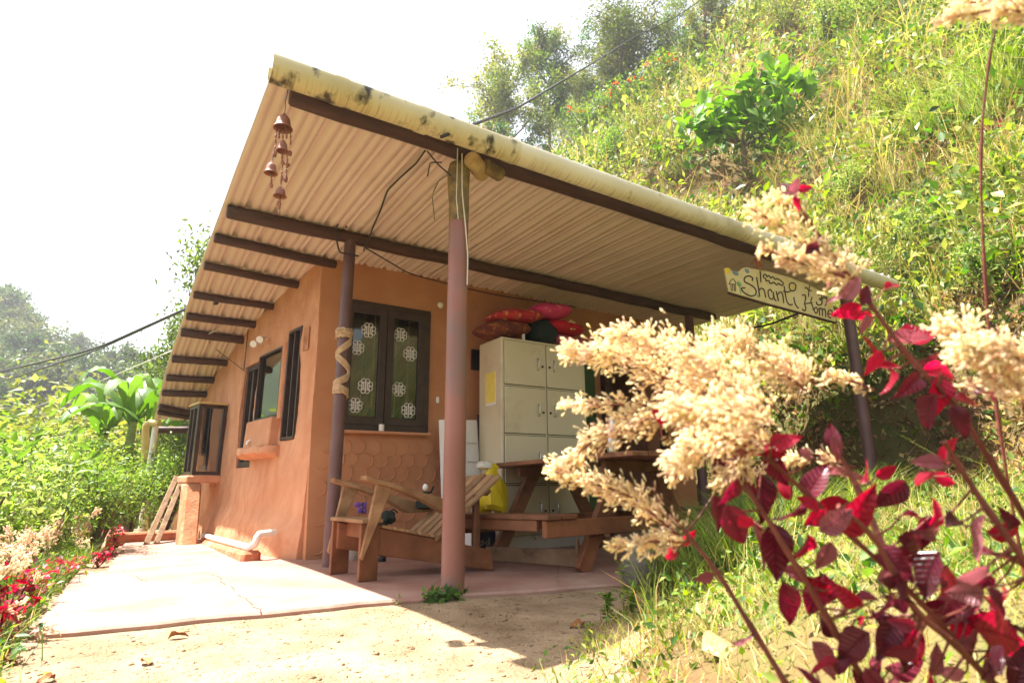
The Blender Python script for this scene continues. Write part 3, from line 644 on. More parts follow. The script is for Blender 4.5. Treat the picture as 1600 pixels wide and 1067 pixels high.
# things seen through the panes: pale curtain
mb = MB(); n = 20; vs = []
for i in range(n+1):
    u = .1+.32*i/n; o_ = -.16+.025*math.sin(i*1.7)
    for z_ in (bz0+.25, bz1-.06): vs.append(PB1(u*min(1, bo/.4)*.5+.05, z_, o_-.15))
mb.add(vs, [(2*i, 2*i+1, 2*i+3, 2*i+2) for i in range(n)]); mb.build('curtain', M['white'], bay, smooth=True)
# step with the waste pipe
st = MB(); A0, A1 = onZ(305, 845, 0), onZ(374, 878, 0); ins = -ON*.17
st.hexa([A0-[0, 0, .05], A1-[0, 0, .05], A1+ins-[0, 0, .05], A0+ins-[0, 0, .05], A0+[.03, 0, .02], A1+[.02, .03, .075], A1+ins+[0, 0, .08], A0+ins+[0, 0, .03]])
st.build('step', M['mudred'], house, bevel=.025, label='red clay step along the side wall')
e1, e0 = A0+ins*.45+np.array([0, .05, .05]), A1+ins*.45+np.array([0, .06, .10])
pp = MB(); pp.tube([e1, e1*.5+e0*.5, e0*.9+e1*.1, e0, e0+np.array([.035, -.012, .02]), e0+np.array([.05, -.014, .06]), e0+np.array([.05, -.01, .075]), e0+np.array([.065, 0, .10]), e0+np.array([.2, .05, .105])], .029, 12)
pp.build('waste_pipe', M['pvc'], house, smooth=True)
# down pipe at the back corner
d0 = onroof(240, 672); pb0 = onZ(243, 680, d0[2]-.1)
dp = sub('downpipe', house); mb = MB(); bx, by = xl(6.3)+.01, 6.36
mb.tube([(bx+.02, by, zr(6.3)-.1), (bx+.01, by+.02, -1.)], .04, 10); mb.build('pipe', M['pvc'], dp, smooth=True)
mb = MB(); mb.tube([(bx+.06, by-.1, zr(6.3)-.06), (bx-.05, by-.02, zr(6.3)-.05), (bx-.09, by+.03, zr(6.3)-.08), (bx-.09, by+.1, zr(6.3)-.16), (bx+.1, by+.5, -.3), (bx+.3, by+.9, -1.)], .045, 10); mb.build('pipe', M['bamboo'], dp, smooth=True, label='yellowed slanting pipe')
# green panel, door frame and door leaf at the dark end of the porch
mb = MB(); mb.box((2.36, 2.03, 0), (2.9, 2.05, 1.95)); mb.build('green_panel', M['greendoor'], house, bevel=.004)
mb = MB(); mb.box((3.04, 2.0, 0), (3.1, 2.11, 2.06)); mb.box((4.0, 2.0, 0), (4.06, 2.11, 2.06)); mb.box((3.1, 2.0, 2.02), (4.0, 2.11, 2.08)); mb.build('door_frame', M['beam'], house, bevel=.004)
# fittings on the front wall
def disc(px, py, r, Y=2.085):
    p = onY(px, py, Y); mb = MB()
    vs = []; n = 16
    for (rr, yy) in ((r, .0), (r, -.012), (r*.6, -.03), (r*.3, -.032)):
        for j in range(n): an = 2*math.pi*j/n; vs.append(p+np.array([rr*math.cos(an), yy, rr*math.sin(an)]))
    mb.add(vs, [(i*n+j, i*n+(j+1) % n, (i+1)*n+(j+1) % n, (i+1)*n+j) for i in range(3) for j in range(n)]+[tuple(3*n+j for j in range(n))]); return mb
disc(688, 477, .033).single('lamp_holder', M['white'], 'round white lamp holder on the porch wall right of the window', 'lamp holder', onY(688, 477, 2.085), smooth=True)
p = onY(683, 625, 2.08); mb = MB(); mb.box(p-[.014, .02, .03], p+[.014, .0, .03]); mb.single('light_switch', M['white'], 'small white light switch low on the porch wall', 'switch', p, bevel=.004)
lp = thing('spotlight', 'pair of small white spotlights high on the side wall', 'spotlight', PW(*ptw(412, 534), .0))
for (px, py) in ((409, 536), (419, 529)):
    q = PW(*ptw(px, py), 0); mb = MB(); mb.tube([q, q+ON*.04], .012, 8); mb.build('bracket', M['white'], lp); mb = MB(); mb.tube([q+ON*.04-[0, 0, .0], q+ON*.07+np.array([0, -.03, -.02]), q+ON*.1+np.array([0, -.07, -.04])], [.02, .035, .038], 10); mb.build('lamp', M['white'], lp, smooth=True)
q = PW(*ptw(406, 688), .05); mb = MB(); mb.tube([q-ON*.05, q+ON*.04, q+ON*.07-[0, 0, .02], q+ON*.075-[0, 0, .05]], .012, 8); mb.tube([q+ON*.02, q+ON*.02+[0, 0, .05]], .008, 6); mb.tube([q+ON*.02+[0, -.03, .05], q+ON*.02+[0, .03, .05]], .008, 6)
mb.single('tap', M['white'], 'white water tap above the clay shelf', 'tap', q, smooth=True)

# ================================================================== FURNITURE AND LOOSE THINGS
# --- rope lashed round the dark porch post
def postx(z): return np.array([P2X-.01+.01*z/2.63, P2Y, z])
def on_post(px, py): p = onY(px, py, P2Y-.05); return p[2]
rz0, rz1 = on_post(537, 518), on_post(535, 612)
rp = thing('rope', 'pale rope lashed and crossed round the dark porch post', 'rope', postx(rz1))
def around(zs, angs, r=.056, tr=.009, name='strand', flat=1):
    mb = MB(); pts = [postx(z)+np.array([r*math.cos(a), r*math.sin(a), 0]) for z, a in zip(zs, angs)]
    mb.tube(pts, tr, 6); return mb.build(name, M['rope'], rp, smooth=True)
for k in range(4):
    zz = rz0+.035-.022*k; n = 26; around([zz-.02*i/n+.008*random.uniform(-1, 1) for i in range(n+1)], [2*math.pi*i/n+k for i in range(n+1)], .058+.006*(k == 1), .012, 'coil')
zmid = [rz0-.04, rz0-.2, rz0-.27, rz0-.47, rz1-.02]
for k in range(3):
    n = 40; zs = np.interp(np.linspace(0, 1, n), [0, .2, .4, .6, .8, 1], [rz0-.05, rz0-.17, rz0-.3, rz0-.36, rz0-.42, rz1]); zs = zs-.02*k
    an = np.interp(np.linspace(0, 1, n), [0, .2, .4, .6, .8, 1], [R(-30), R(-170), R(-20), R(-60), R(-180), R(10)])
    around(zs, an, .058, .011)
for k in range(3): n = 24; around([rz1+.03-.018*k]*n, np.linspace(R(-200), R(30), n), .057, .009)
# --- wind chime
wc_ = thing('wind_chime', 'terracotta bell wind chime hanging from the roof corner', 'wind chime', onY(452, 160, -.04))
def bell(px, py, r, hgt, lab):
    p = onY(px, py, -.04); mb = MB(); pr = []
    for (f, z) in ((.18, .5), (.45, .42), (.68, .2), (.78, -.1), (.85, -.32), (1.05, -.45), (1.08, -.5), (.98, -.5), (.8, -.38), (.7, 0), (.4, .3)): pr.append((r*f, z*hgt))
    mb.lathe(pr, p, 16); mb.blob(p+[0, 0, .5*hgt], r*.28, 8, 5); mb.build('bell', M['clay'], wc_, smooth=True); return p
c1 = bell(443, 191, .05, .085, 'l'); c2 = bell(442, 229, .031, .065, 's'); c3 = bell(424, 263, .034, .065, 's'); c4 = bell(438, 300, .034, .055, 's')
def string(pts): mb = MB(); mb.tube(pts, .0022, 5); mb.build('string', M['cable'], wc_)
top = onY(446, 170, -.04); string([onY(452, 130, -.04), onY(446, 160, -.04), top, c1+[0, 0, .05]])
for (px0, px1, y0, y1) in ((432, 430, 200, 222), (437, 436, 200, 216), (447, 448, 200, 216), (454, 454, 200, 226), (442, 442, 200, 225), (432, 424, 222, 258), (441, 441, 240, 262), (449, 449, 236, 262), (441, 438, 262, 296), (424, 424, 270, 292), (438, 436, 306, 335), (447, 447, 262, 284)):
    a, b = onY(px0, y0, -.04), onY(px1, y1, -.04); string([a, b]); n = 3
    for k in range(n):
        q = a+(b-a)*(k+.7)/n; mb = MB(); mb.blob(q, (.006, .006, random.uniform(.009, .02)), 7, 5, .15); mb.build('bead', M['clay'], wc_, smooth=True)
for (px, py) in ((430, 241), (424, 290), (436, 318), (442, 255), (450, 258), (440, 278), (447, 281), (453, 240)):
    q = onY(px, py, -.04); mb = MB(); mb.blob(q, (random.uniform(.008, .014), .006, random.uniform(.012, .024)), 8, 5, .2); mb.build('clay_drop', M['clay'], wc_, smooth=True)
# --- hanging painted sign
SY = -.12
def sg(px, py, o=0.): return onY(px, py, SY-o)
sign = thing('sign', 'hand painted cream wooden name board hanging under the eave at right', 'sign', sg(1133, 421))
poly = [(1133, 419), (1140, 418.5), (1143, 423), (1155, 424.5), (1160, 419), (1168, 417.5), (1175, 419.5), (1200, 424), (1230, 432), (1262, 444), (1287, 457), (1300, 468), (1306, 503), (1262, 490.5), (1200, 474), (1141, 456.5)]
mb = MB(); n = len(poly); vs = [sg(*q) for q in poly]+[sg(*q)+np.array([0, .022, 0]) for q in poly]
mb.add(vs, [tuple(range(n)), tuple(range(2*n-1, n-1, -1))]+[(i, n+i, n+(i+1) % n, (i+1) % n) for i in range(n)]); mb.build('board', M['signboard'], sign, bevel=.003)
mb = MB(); e = [sg(1139.5, 456), sg(1200, 474), sg(1262, 490.5), sg(1306, 503)]; mb.tube([q+np.array([0, .01, -.008]) for q in e], .013, 6); mb.build('board_edge', M['beam'], sign)
Z8 = lambda x, y: (1120+x/8, 400+y/8)
def stroke(pts, w=.0075, mt='ink', name='stroke'):
    # Catmull-Rom through the points, laid on the board as a thin painted ridge
    P = [np.array(Z8(*p)) for p in pts]; out = []
    if len(P) > 2:
        Q = [2*P[0]-P[1]]+P+[2*P[-1]-P[-2]]
        for i in range(1, len(Q)-2):
            for f in np.linspace(0, 1, 5)[:-1]:
                a, b, c, d = Q[i-1], Q[i], Q[i+1], Q[i+2]
                out.append(.5*(2*b+(c-a)*f+(2*a-5*b+4*c-d)*f*f+(3*b-a-3*c+d)*f**3))
        out.append(P[-1])
    else: out = P
    mb = MB(); mb.tube([sg(q[0], q[1], .001) for q in out], w, 5); mb.build(name, M[mt], sign, smooth=True)
L_ = [
 [(440, 310), (445, 275), (400, 250), (350, 270), (345, 320), (400, 350), (460, 390), (490, 440), (480, 485), (420, 500), (350, 465), (310, 425), (315, 400), (350, 400)],   # S
 [(495, 265), (515, 380), (535, 510)], [(520, 440), (550, 405), (585, 420), (600, 470), (610, 520)],                                   # h
 [(690, 455), (670, 420), (640, 440), (650, 510), (680, 540), (705, 520), (705, 450), (720, 540), (740, 555)],                           # a
 [(740, 440), (755, 500), (770, 565)], [(755, 490), (790, 450), (820, 480), (835, 590)],                                                 # n
 [(840, 380), (855, 480), (875, 570), (910, 610), (945, 605)], [(830, 440), (880, 450), (920, 440)],                                       # t
 [(960, 515), (975, 590), (1000, 635), (1020, 650)],                                                                                   # i
 [(940, 335), (910, 350), (905, 400), (935, 435), (975, 425), (988, 380), (970, 345), (940, 335)],                                       # dot of the i
 [(1065, 490), (1095, 485), (1110, 520), (1095, 600), (1110, 640), (1100, 685), (1065, 665)], [(1190, 515), (1175, 570), (1195, 625), (1205, 680)], [(1095, 600), (1140, 590), (1190, 585)],  # H
 [(1240, 640), (1215, 660), (1225, 705), (1250, 710), (1260, 670), (1240, 640)],                                                           # o
 [(1275, 650), (1285, 745)], [(1280, 670), (1300, 650), (1315, 680), (1318, 750)], [(1316, 680), (1340, 660), (1355, 690), (1360, 765)],       # m
 [(1390, 720), (1440, 725), (1435, 685), (1400, 680), (1385, 720), (1395, 760), (1425, 775)],                                              # e
 [(585, 275), (580, 245), (610, 230), (625, 260), (650, 245), (670, 275), (700, 260), (725, 290), (755, 285), (800, 310), (830, 345), (810, 370), (775, 345), (745, 360), (715, 330), (690, 340), (660, 340), (650, 310), (615, 310), (610, 285), (585, 275)],
 [(540, 190), (545, 260), (550, 330)],
 [(1100, 405), (1120, 395), (1140, 420), (1180, 435)], [(1160, 370), (1150, 430), (1145, 510)],
 [(1265, 490), (1300, 480), (1310, 520), (1280, 540), (1315, 560), (1300, 610), (1255, 605), (1240, 570)], [(1310, 540), (1345, 520), (1375, 545), (1365, 600), (1350, 625)], [(1330, 500), (1350, 520), (1380, 515)], [(1340, 470), (1352, 472)],
]
for s_ in L_: stroke(s_)
stroke([(150, 350), (190, 290), (215, 300), (235, 350), (150, 350)], .004); 
for x in (175, 195, 215, 230): stroke([(x, 360), (x+5, 440)], .004)
stroke([(285, 380), (300, 470)], .005, 'signgreen')
def patch(px, py, rx, rz, mt): p = sg(*Z8(px, py), .001); mb = MB(); mb.blob(p, (rx, .004, rz), 10, 6); mb.build('painted_spot', M[mt], sign, smooth=True)
patch(278, 350, .034, .026, 'signgreen'); patch(235, 215, .045, .022, 'signblue'); patch(378, 185, .034, .024, 'signblue'); patch(135, 185, .04, .03, 'signyellow'); patch(1415, 620, .02, .02, 'signyellow'); patch(520, 500, .02, .014, 'signgreen'); patch(960, 385, .02, .024, 'signyellow')
for (px, py0, py1, mt) in ((1182, 395, 421, 'jute'), (1288, 425, 459, 'cable')):
    mb = MB(); a, b = onY(px, py0, -.05), sg(px+2, py1); mb.tube([a, .5*(a+b)+[.01, 0, 0], b], .006 if mt == 'jute' else .004, 6); mb.build('hanger', M[mt], sign)
mb = MB()
for k in range(14): a = onY(1184+random.uniform(-5, 5), 400+random.uniform(-6, 10), -.06); mb.tube([a, a+rng.normal(size=3)*.03, a+rng.normal(size=3)*.03-[0, 0, .04]], .003, 4)
mb.build('knot', M['jute'], sign)
# --- locker
LX0, LX1, LY0, LY1, LH = 1.262, 2.30, 1.5, 1.93, 1.985
lk = thing('locker', 'tall cream steel locker with four rows of paired doors', 'locker', (1.78, 1.7, 0))
mb = MB(); mb.box((LX0, LY0, .13), (LX1, LY1, LH)); mb.build('body', M['locker'], lk, bevel=.006)
mb = MB(); mb.box((LX0+.01, LY0+.012, .0), (LX1-.01, LY1-.01, .128)); mb.build('base', M['lockerbase'], lk, bevel=.004)
zs = [.16, .575, 1.05, 1.53, 1.965]; zs = [.17]+[onY(787, y, LY0)[2] for y in (757, 678, 601)]+[LH-.02]
xm = .5*(LX0+LX1)
for r_ in range(4):
    for c_ in range(2):
        x0, x1 = (LX0+.03, xm-.014) if c_ == 0 else (xm+.014, LX1-.03); z0, z1 = zs[r_]+.014, zs[r_+1]-.01
        mb = MB(); mb.box((x0, LY0-.012, z0), (x1, LY0+.002, z1)); d = mb.build('door', M['locker'], lk, bevel=.003)
        mb = MB(); mb.box((x0-.004, LY0-.003, z0-.006), (x1+.004, LY0-.0008, z1+.006)); mb.build('door_gap', M['black'], d)
        hx = x1-.085 if c_ == 0 else x0+.085; hz = z0+(z1-z0)*.52 if r_ else z0+(z1-z0)*.45
        mb = MB(); mb.tube([(hx, LY0-.012, hz-.055), (hx, LY0-.035, hz-.05), (hx, LY0-.037, hz+.05), (hx, LY0-.012, hz+.055)], .008, 8); mb.build('handle', M['chrome'], d, smooth=True)
        lx = hx+.055*(1 if c_ == 0 else -1); mb = MB(); mb.lathe([(.011, 0), (.011, .012), (.004, .012)], (0, 0, 0), 10); mb.v = [(lx+p[0], LY0-.012-p[2], hz-.02+p[1]) for p in mb.v]; mb.build('lock', M['beam'], d)
nt_ = onX(766, 605, LX0-.004); mb = MB(); n0 = onX(760, 585, LX0); n1 = onX(774, 628, LX0)
yb0, yb1 = min(n0[1], n1[1]), max(n0[1], n1[1]); zb0, zb1 = min(n0[2], n1[2]), max(n0[2], n1[2])
nt = thing('paper_note', 'yellow paper note taped to the side of the cream locker', 'note', (LX0, .5*(yb0+yb1), .5*(zb0+zb1)))
mb = MB(); mb.box((LX0-.0018, yb0-.01, zb0-.02), (LX0-.0006, yb1+.01, zb1)); mb.build('backing', M['paper'], nt)
mb = MB(); mb.box((LX0-.004, yb0, zb0), (LX0-.0022, yb1, zb1+.005)); mb.build('sheet', M['ynote'], nt)
vg = onY(747, 563, 2.09); mb = MB(); mb.box(vg-[.09, .02, .11], vg+[.09, .0, .11]); 
g_ = mb.single('wall_vent', M['black'], 'black vent grille on the wall left of the locker', 'vent', vg, bevel=.004)
# --- cushions and bag on the locker
def cushion(c, r, rz, tilt, mt, label, fl=None):
    n, m = 20, 12; vs = []; fs = []
    for i in range(m+1):
        th = math.pi*i/m
        for j in range(n):
            ph = 2*math.pi*j/n; x, y = math.cos(ph), math.sin(ph); q = (abs(x)**3.2+abs(y)**3.2)**(-1/3.2); s_ = math.sin(th)**.75
            vs.append(np.array([x*q*s_*r[0], y*q*s_*r[1], math.copysign(abs(math.cos(th))**1.25, math.cos(th))*r[2]*(1+.1*math.sin(3*ph+i)+random.uniform(-.03, .03))]))
    for i in range(m):
        for j in range(n): fs.append((i*n+j, (i+1)*n+j, (i+1)*n+(j+1) % n, i*n+(j+1) % n))
    Mr = np.array(Matrix.Rotation(rz, 3, 'Z') @ Matrix.Rotation(tilt[1], 3, 'Y') @ Matrix.Rotation(tilt[0], 3, 'X'))
    mb = MB(); mb.add([V(c)+Mr @ p for p in vs], fs); o = thing('cushion', label, 'cushion', c, 'cushions heaped on the locker'); mb.build('cover', M[mt], o, smooth=True)
    if fl:
        for k in range(fl):
            an = 2*math.pi*k/fl; q = V(c)+Mr @ np.array([.05*math.cos(an), -r[1]*.86, .01+.04*math.sin(an)]); b = MB(); b.blob(q, (.022, .012, .016), 7, 5); b.build('flower', M['petal'], o, smooth=True)
cushion((1.38, 1.68, 2.10), (.3, .22, .09), .1, (0, -.12), 'cushbrown', 'brown paisley cushion lowest on the left of the locker top')
cushion((1.53, 1.68, 2.26), (.3, .23, .075), .05, (.05, -.14), 'cushred', 'red and orange floral cushion lying on the brown paisley one')
cushion((1.94, 1.66, 2.37), (.26, .2, .085), -.1, (0, -.12), 'cushpink', 'magenta floral cushion topmost of the heap on the locker')
cushion((2.12, 1.66, 2.21), (.25, .2, .075), .1, (0, .02), 'cushcrim', 'crimson cushion with cream flowers right of the dark bag', 7)
cushion((2.15, 1.68, 2.06), (.24, .2, .07), 0, (0, .03), 'cushmauve', 'mauve cushion lying flat lowest on the right of the locker')
mb = MB(); mb.blob((1.86, 1.68, 2.12), (.16, .18, .15), 16, 12, .07, .8); o = mb.single('cloth_bag', M['darkbag'], 'dark green cloth bag squeezed between the cushions on the locker', 'bag', (1.86, 1.68, 1.985), smooth=True)
mb = MB(); q = onY(821, 522, 1.52); mb.lathe([(.018, -.04), (.018, .03), (.008, .04), (.008, .05)], (q[0], 1.56, LH+.042), 10); mb.single('small_bottle', M['white'], 'tiny white bottle on the front edge of the locker top', 'bottle', (q[0], 1.56, LH), smooth=True)
# --- white poster board leaning on the wall, wooden batten beside it
b0, b1 = onY(686, 656, 1.95), onY(744, 655, 1.95)
pb_ = thing('poster_board', 'white folded poster board leaning on the wall behind the pink post', 'poster board', (b0[0], 1.9, 0))
xmid = .5*(b0[0]+b1[0])
for (xa, xb, ya, yb) in ((b0[0], xmid-.003, 1.97, 1.86), (xmid+.003, b1[0]+.01, 1.86, 1.97)):
    mb = MB(); t = .006; lean = .1
    mb.hexa([(xa, ya-lean-.06, .02), (xb, yb-lean-.06, .02), (xb, yb-lean-.06+t, .02), (xa, ya-lean-.06+t, .02), (xa, ya-.02, b0[2]), (xb, yb-.02, b0[2]+.02), (xb, yb-.02+t, b0[2]+.02), (xa, ya-.02+t, b0[2])]); pn = mb.build('panel', M['paper'], pb_)
    for k in range(5):
        z0 = .25+.18*k; f = lambda z: -.0025-(.0)+(ya-lean-.06)+(z-.02)/(b0[2]-.02)*(lean+.04)
        xs0, xs1 = xa+.03, xb-.03
        def yy(x, z): s_ = (x-xa)/(xb-xa); return (ya+(yb-ya)*s_)-lean-.06+(z-.02)/(b0[2]-.02)*(lean+.04)-.003
        mb = MB(); mb.add([(xs0, yy(xs0, z0), z0), (xs1, yy(xs1, z0), z0), (xs1, yy(xs1, z0+.012), z0+.012), (xs0, yy(xs0, z0+.012), z0+.012)], [(0, 1, 2, 3)]); mb.build('printed_line', M['cushmauve'] if k == 2 else M['chrome'], pn)
mb = MB(); w0 = onY(745, 640, 2.0); mb.plank((w0[0]+.06, 1.92, 0), (w0[0]+.06, 2.03, 1.28), .07, .03, (0, 1, 0)); mb.single('batten', M['beam'], 'brown wooden batten leaning beside the white poster board', 'batten', (w0[0]+.06, 1.92, 0), bevel=.003)
# --- deck chair of planks
CO = np.array([-.27, .66, 0]); CE = np.array([.993, -.115, 0]); CW = np.array([-.13, .99, 0])
def CP(s, t, z): return CO+CE*s+CW*t+np.array([0, 0, z])
ch = thing('plank_chair', 'low reclining chair of reddish brown planks beside the pink post', 'chair', CP(.4, .2, 0))
TW = .43
def cplank(name, p0, p1, w, t, up, mt='wood', w1=None): mb = MB(); mb.plank(p0, p1, w, t, up, w1); return mb.build(name, M[mt], ch, bevel=.004)
for t in (0, TW):
    cplank('front_leg', CP(.0, t, 0), CP(.0, t, .352), .13, .03, CW)
    s_ = -1 if t == 0 else 1
    mb = MB(); o_ = t-.016 if t == 0 else t-.014
    mb.hexa([CP(-.07, o_-.034 if t == 0 else o_+.032, .15), CP(-.055, o_-.034 if t == 0 else o_+.032, .13), CP(-.055, o_-.004 if t == 0 else o_+.062, .13), CP(-.07, o_-.004 if t == 0 else o_+.062, .15),
             CP(.02, o_-.034 if t == 0 else o_+.032, .625), CP(.125, o_-.034 if t == 0 else o_+.032, .6), CP(.125, o_-.004 if t == 0 else o_+.062, .6), CP(.02, o_-.004 if t == 0 else o_+.062, .625)]); mb.build('arm_post', M['slat'], ch, bevel=.004)
    # side rail from the front leg down to the ground at the back
    ti = t+.035 if t == 0 else t-.035
    mb = MB(); k = .016
    mb.hexa([CP(-.04, ti-k, .17), CP(.9, ti-k, .0), CP(.9, ti+k, .0), CP(-.04, ti+k, .17), CP(-.04, ti-k, .345), CP(.88, ti-k, .14), CP(.88, ti+k, .14), CP(-.04, ti+k, .345)]); mb.build('side_rail', M['wood'], ch, bevel=.005)
    # sloping arm, widening underneath towards the back
    ta = t-.03 if t == 0 else t+.03; k = .045
    z0, z1 = (.655, .455) if t == 0 else (.645, .45)
    mb = MB(); P = []
    for (s2, zt, th) in ((-.07, z0, .03), (.15, z0-.065, .03), (.32, z0-.115, .05), (.48, z0-.16, .095), (.60, z1, .06), (.66, z1-.02, .03)):
        P += [CP(s2, ta-k, zt-th), CP(s2, ta+k, zt-th), CP(s2, ta+k, zt), CP(s2, ta-k, zt)]
    fs = [(0, 3, 2, 1), (20, 21, 22, 23)]
    for i in range(5):
        a = i*4
        for j in range(4): fs.append((a+j, a+(j+1) % 4, a+4+(j+1) % 4, a+4+j))
    mb.add(P, fs); mb.build('arm', M['slat'], ch, bevel=.005)
cplank('front_board', CP(.005, -.035, .366), CP(.005, TW+.035, .366), .15, .024, (0, 0, 1), 'slat')
cplank('apron', CP(.03, .01, .30), CP(.03, TW-.01, .30), .1, .022, CE)
for k in range(5):
    s2 = .12+.085*k; zt = .345-.205*(s2+.04)/.94+.012
    cplank('seat_slat', CP(s2, .0, zt), CP(s2, TW, zt), .072, .02, (.22, 0, 1), 'slat')
for k in range(5):
    t = .028+.088*k+.012
    cplank('back_slat', CP(.46, t, .225), CP(.95+.0*k, t, .665-.008*abs(k-2)), .077, .022, (-.66, .0, .75), 'slat')
for t in (.07, TW-.06):
    cplank('back_support', CP(.80, t, .03), CP(.79, t, .52), .05, .03, CW, 'tablewood')
cplank('back_batten', CP(.845, .0, .535), CP(.845, TW, .535), .05, .03, (-.66, 0, .75), 'tablewood')
# things around the chair
toy = thing('toy_figure', 'small doll with a pale head and dark dress on the far chair arm', 'toy', onY(664, 775, .98))
q = onY(663, 775, .98); mb = MB(); mb.lathe([(.04, -.09), (.065, -.08), (.05, -.02), (.018, .02), (.012, .035)], q, 10); mb.tube([q+[-.01, 0, .02], q+[-.05, -.02, -.01], q+[-.075, -.03, -.05]], [.012, .01, .008], 6); mb.tube([q+[.01, 0, .02], q+[.05, -.01, .03], q+[.07, -.01, .07]], [.012, .01, .008], 6); mb.build('body', M['darkbag'], toy, smooth=True)
mb = MB(); mb.blob(q+[.006, 0, .065], (.021, .02, .027), 12, 8); mb.build('head', M['white'], toy, smooth=True)
mb = MB(); mb.blob(q+[.006, .012, .075], (.023, .017, .022), 10, 6, .1); mb.build('hair', M['cushbrown'], toy, smooth=True)
q = onY(566, 794, .9); bt = thing('toy_butterfly', 'violet and blue toy butterfly on the chair seat', 'toy', q)
for (dx, dz, rx, rz_) in ((-.03, .025, .03, .018), (-.012, -.012, .022, .02), (.018, .02, .014, .026), (.02, -.02, .012, .02)):
    mb = MB(); mb.blob(q+[dx, 0, dz], (rx, .006, rz_), 9, 6, .1); mb.build('wing', M['bluetoy'], bt, smooth=True)
mb = MB(); mb.tube([q+[.003, 0, -.035], q+[.003, 0, .04]], .006, 6); mb.build('body', M['black'], bt)
q = onY(606, 808, .86); mb = MB(); mb.blob(q, (.05, .06, .045), 12, 8, .18, .8); mb.blob(q+[-.03, 0, -.04], (.03, .04, .04), 10, 6, .2); mb.tube([q+[.0, 0, .03], q+[.04, 0, .055], q+[.07, 0, .03]], .006, 6); mb.single('cloth_bundle', M['darkbag'], 'crumpled dark cloth bundle lying on the chair seat', 'bundle', q, smooth=True)
q = np.array([-.13, 1.82, 0]); pot = thing('flower_pot', 'round red clay pot between the chair and the house corner', 'pot', q)
q = onZ(500, 868, 0); pot.location = Vector(q); mb = MB(); mb.lathe([(.06, 0), (.1, .06), (.105, .13), (.08, .19), (.07, .215), (.085, .235), (.08, .235), (.065, .21), (.07, .15)], q, 18); mb.build('body', M['mudred'], pot, smooth=True)
mb = MB(); mb.blob(q+[0, 0, .24], (.05, .05, .04), 8, 6, .3); mb.build('plant_stub', M['darkbag'], pot, smooth=True)
q = onZ(546, 874, 0); mb = MB(); mb.lathe([(.075, 0), (.085, .03), (.088, .09), (.08, .09), (.078, .02)], q, 20); mb.single('bowl', M['lockerbase'], 'white enamel bowl on the floor under the chair', 'bowl', q, smooth=True)
q = onZ(597, 877, 0); mb = MB(); mb.blob(q+[0, 0, .02], (.035, .03, .025), 8, 6, .2); mb.single('shoe', M['black'], 'small black shoe on the floor under the chair', 'shoe', q, smooth=True)
q = PF((onY(596, 667, 2.05))[0], WZ0, 0); mb = MB(); q = np.array([onY(596, 667, 2.03)[0], 2.03, WZ0-.002]); mb.lathe([(.022, 0), (.025, .01), (.025, .06), (.02, .06), (.019, .02)], q+[0, 0, 0], 14); cup = mb.single('cup', M['white'], 'small white cup standing on the front window sill', 'cup', q, smooth=True)
mb = MB(); mb.box((WX0, 2.0, WZ0-.03), (WX1, 2.09, WZ0-.004)); mb.build('sill', M['mud'], house, bevel=.008)
# --- picnic table with benches
TG = np.array([-.07, .997, 0]); TH = np.array([.997, .07, 0]); TO = np.array([1.07, .16, 0])
def TP(h, g, z): return TO+TH*h+TG*g+np.array([0, 0, z-.03*max(0, g)])
tb = thing('picnic_table', 'dark wooden picnic table with fixed side benches on the porch', 'table', TP(.6, .5, 0))
def tplank(name, p0, p1, w, t, up, mt='tablewood', w1=None): mb = MB(); mb.plank(p0, p1, w, t, up, w1); return mb.build(name, M[mt], tb, bevel=.005)
for g in (0, 1.02):
    for (h0, h1) in ((.0, .42), (1.25, .83)):
        p0 = TP(h0, g, 0); p0[2] = 0; tplank('leg', p0, TP(h1, g, .72), .12, .05, TG, 'wood' if g == 0 else 'tablewood')
    tplank('bench_bearer', TP(-.37, g-.055, .30), TP(1.62, g-.055, .30), .11, .05, TG, 'wood')
    tplank('top_bearer', TP(.2, g-.055, .715), TP(1.05, g-.055, .715), .08, .045, TG)
for k in range(6): tplank('top_plank', TP(.15+.165*k, -.46, .785), TP(.15+.165*k, 1.3, .785), .158, .035, (0, 0, 1))
for h in (-.31, -.17): tplank('bench_plank', TP(h, -.1, .375), TP(h-.12, 1.25, .385), .133, .032, (0, 0, 1))
for h in (1.42, 1.56): tplank('bench_plank', TP(h, -.1, .375), TP(h, 1.2, .385), .133, .032, (0, 0, 1))
tplank('bench_apron', TP(-.36, .02, .32), TP(-.46, 1.2, .33), .075, .03, TH)
p0, p1 = atD(760, 864, 4.62), atD(915, 873, 4.16); tplank('stretcher', p0, p1, .105, .03, TH, 'greyplank', .12)
mb = MB(); q = atD(905, 852, 4.2); mb.plank(q-[.02, 0, .06], q+[-.02, 0, .05], .03, .02, TH); mb.build('peg', M['greyplank'], tb, bevel=.003)
q = TP(.55, -.08, .803); q = onZ(985, 704, .803); q = q+TG*.22+TH*.06; mb = MB(); mb.lathe([(.036, 0), (.038, .01), (.038, .17), (.03, .2), (.02, .215), (.02, .245), (.016, .25)], q, 16); mb.single('steel_flask', M['chrome'], 'steel flask standing on the picnic table top', 'flask', q, smooth=True)
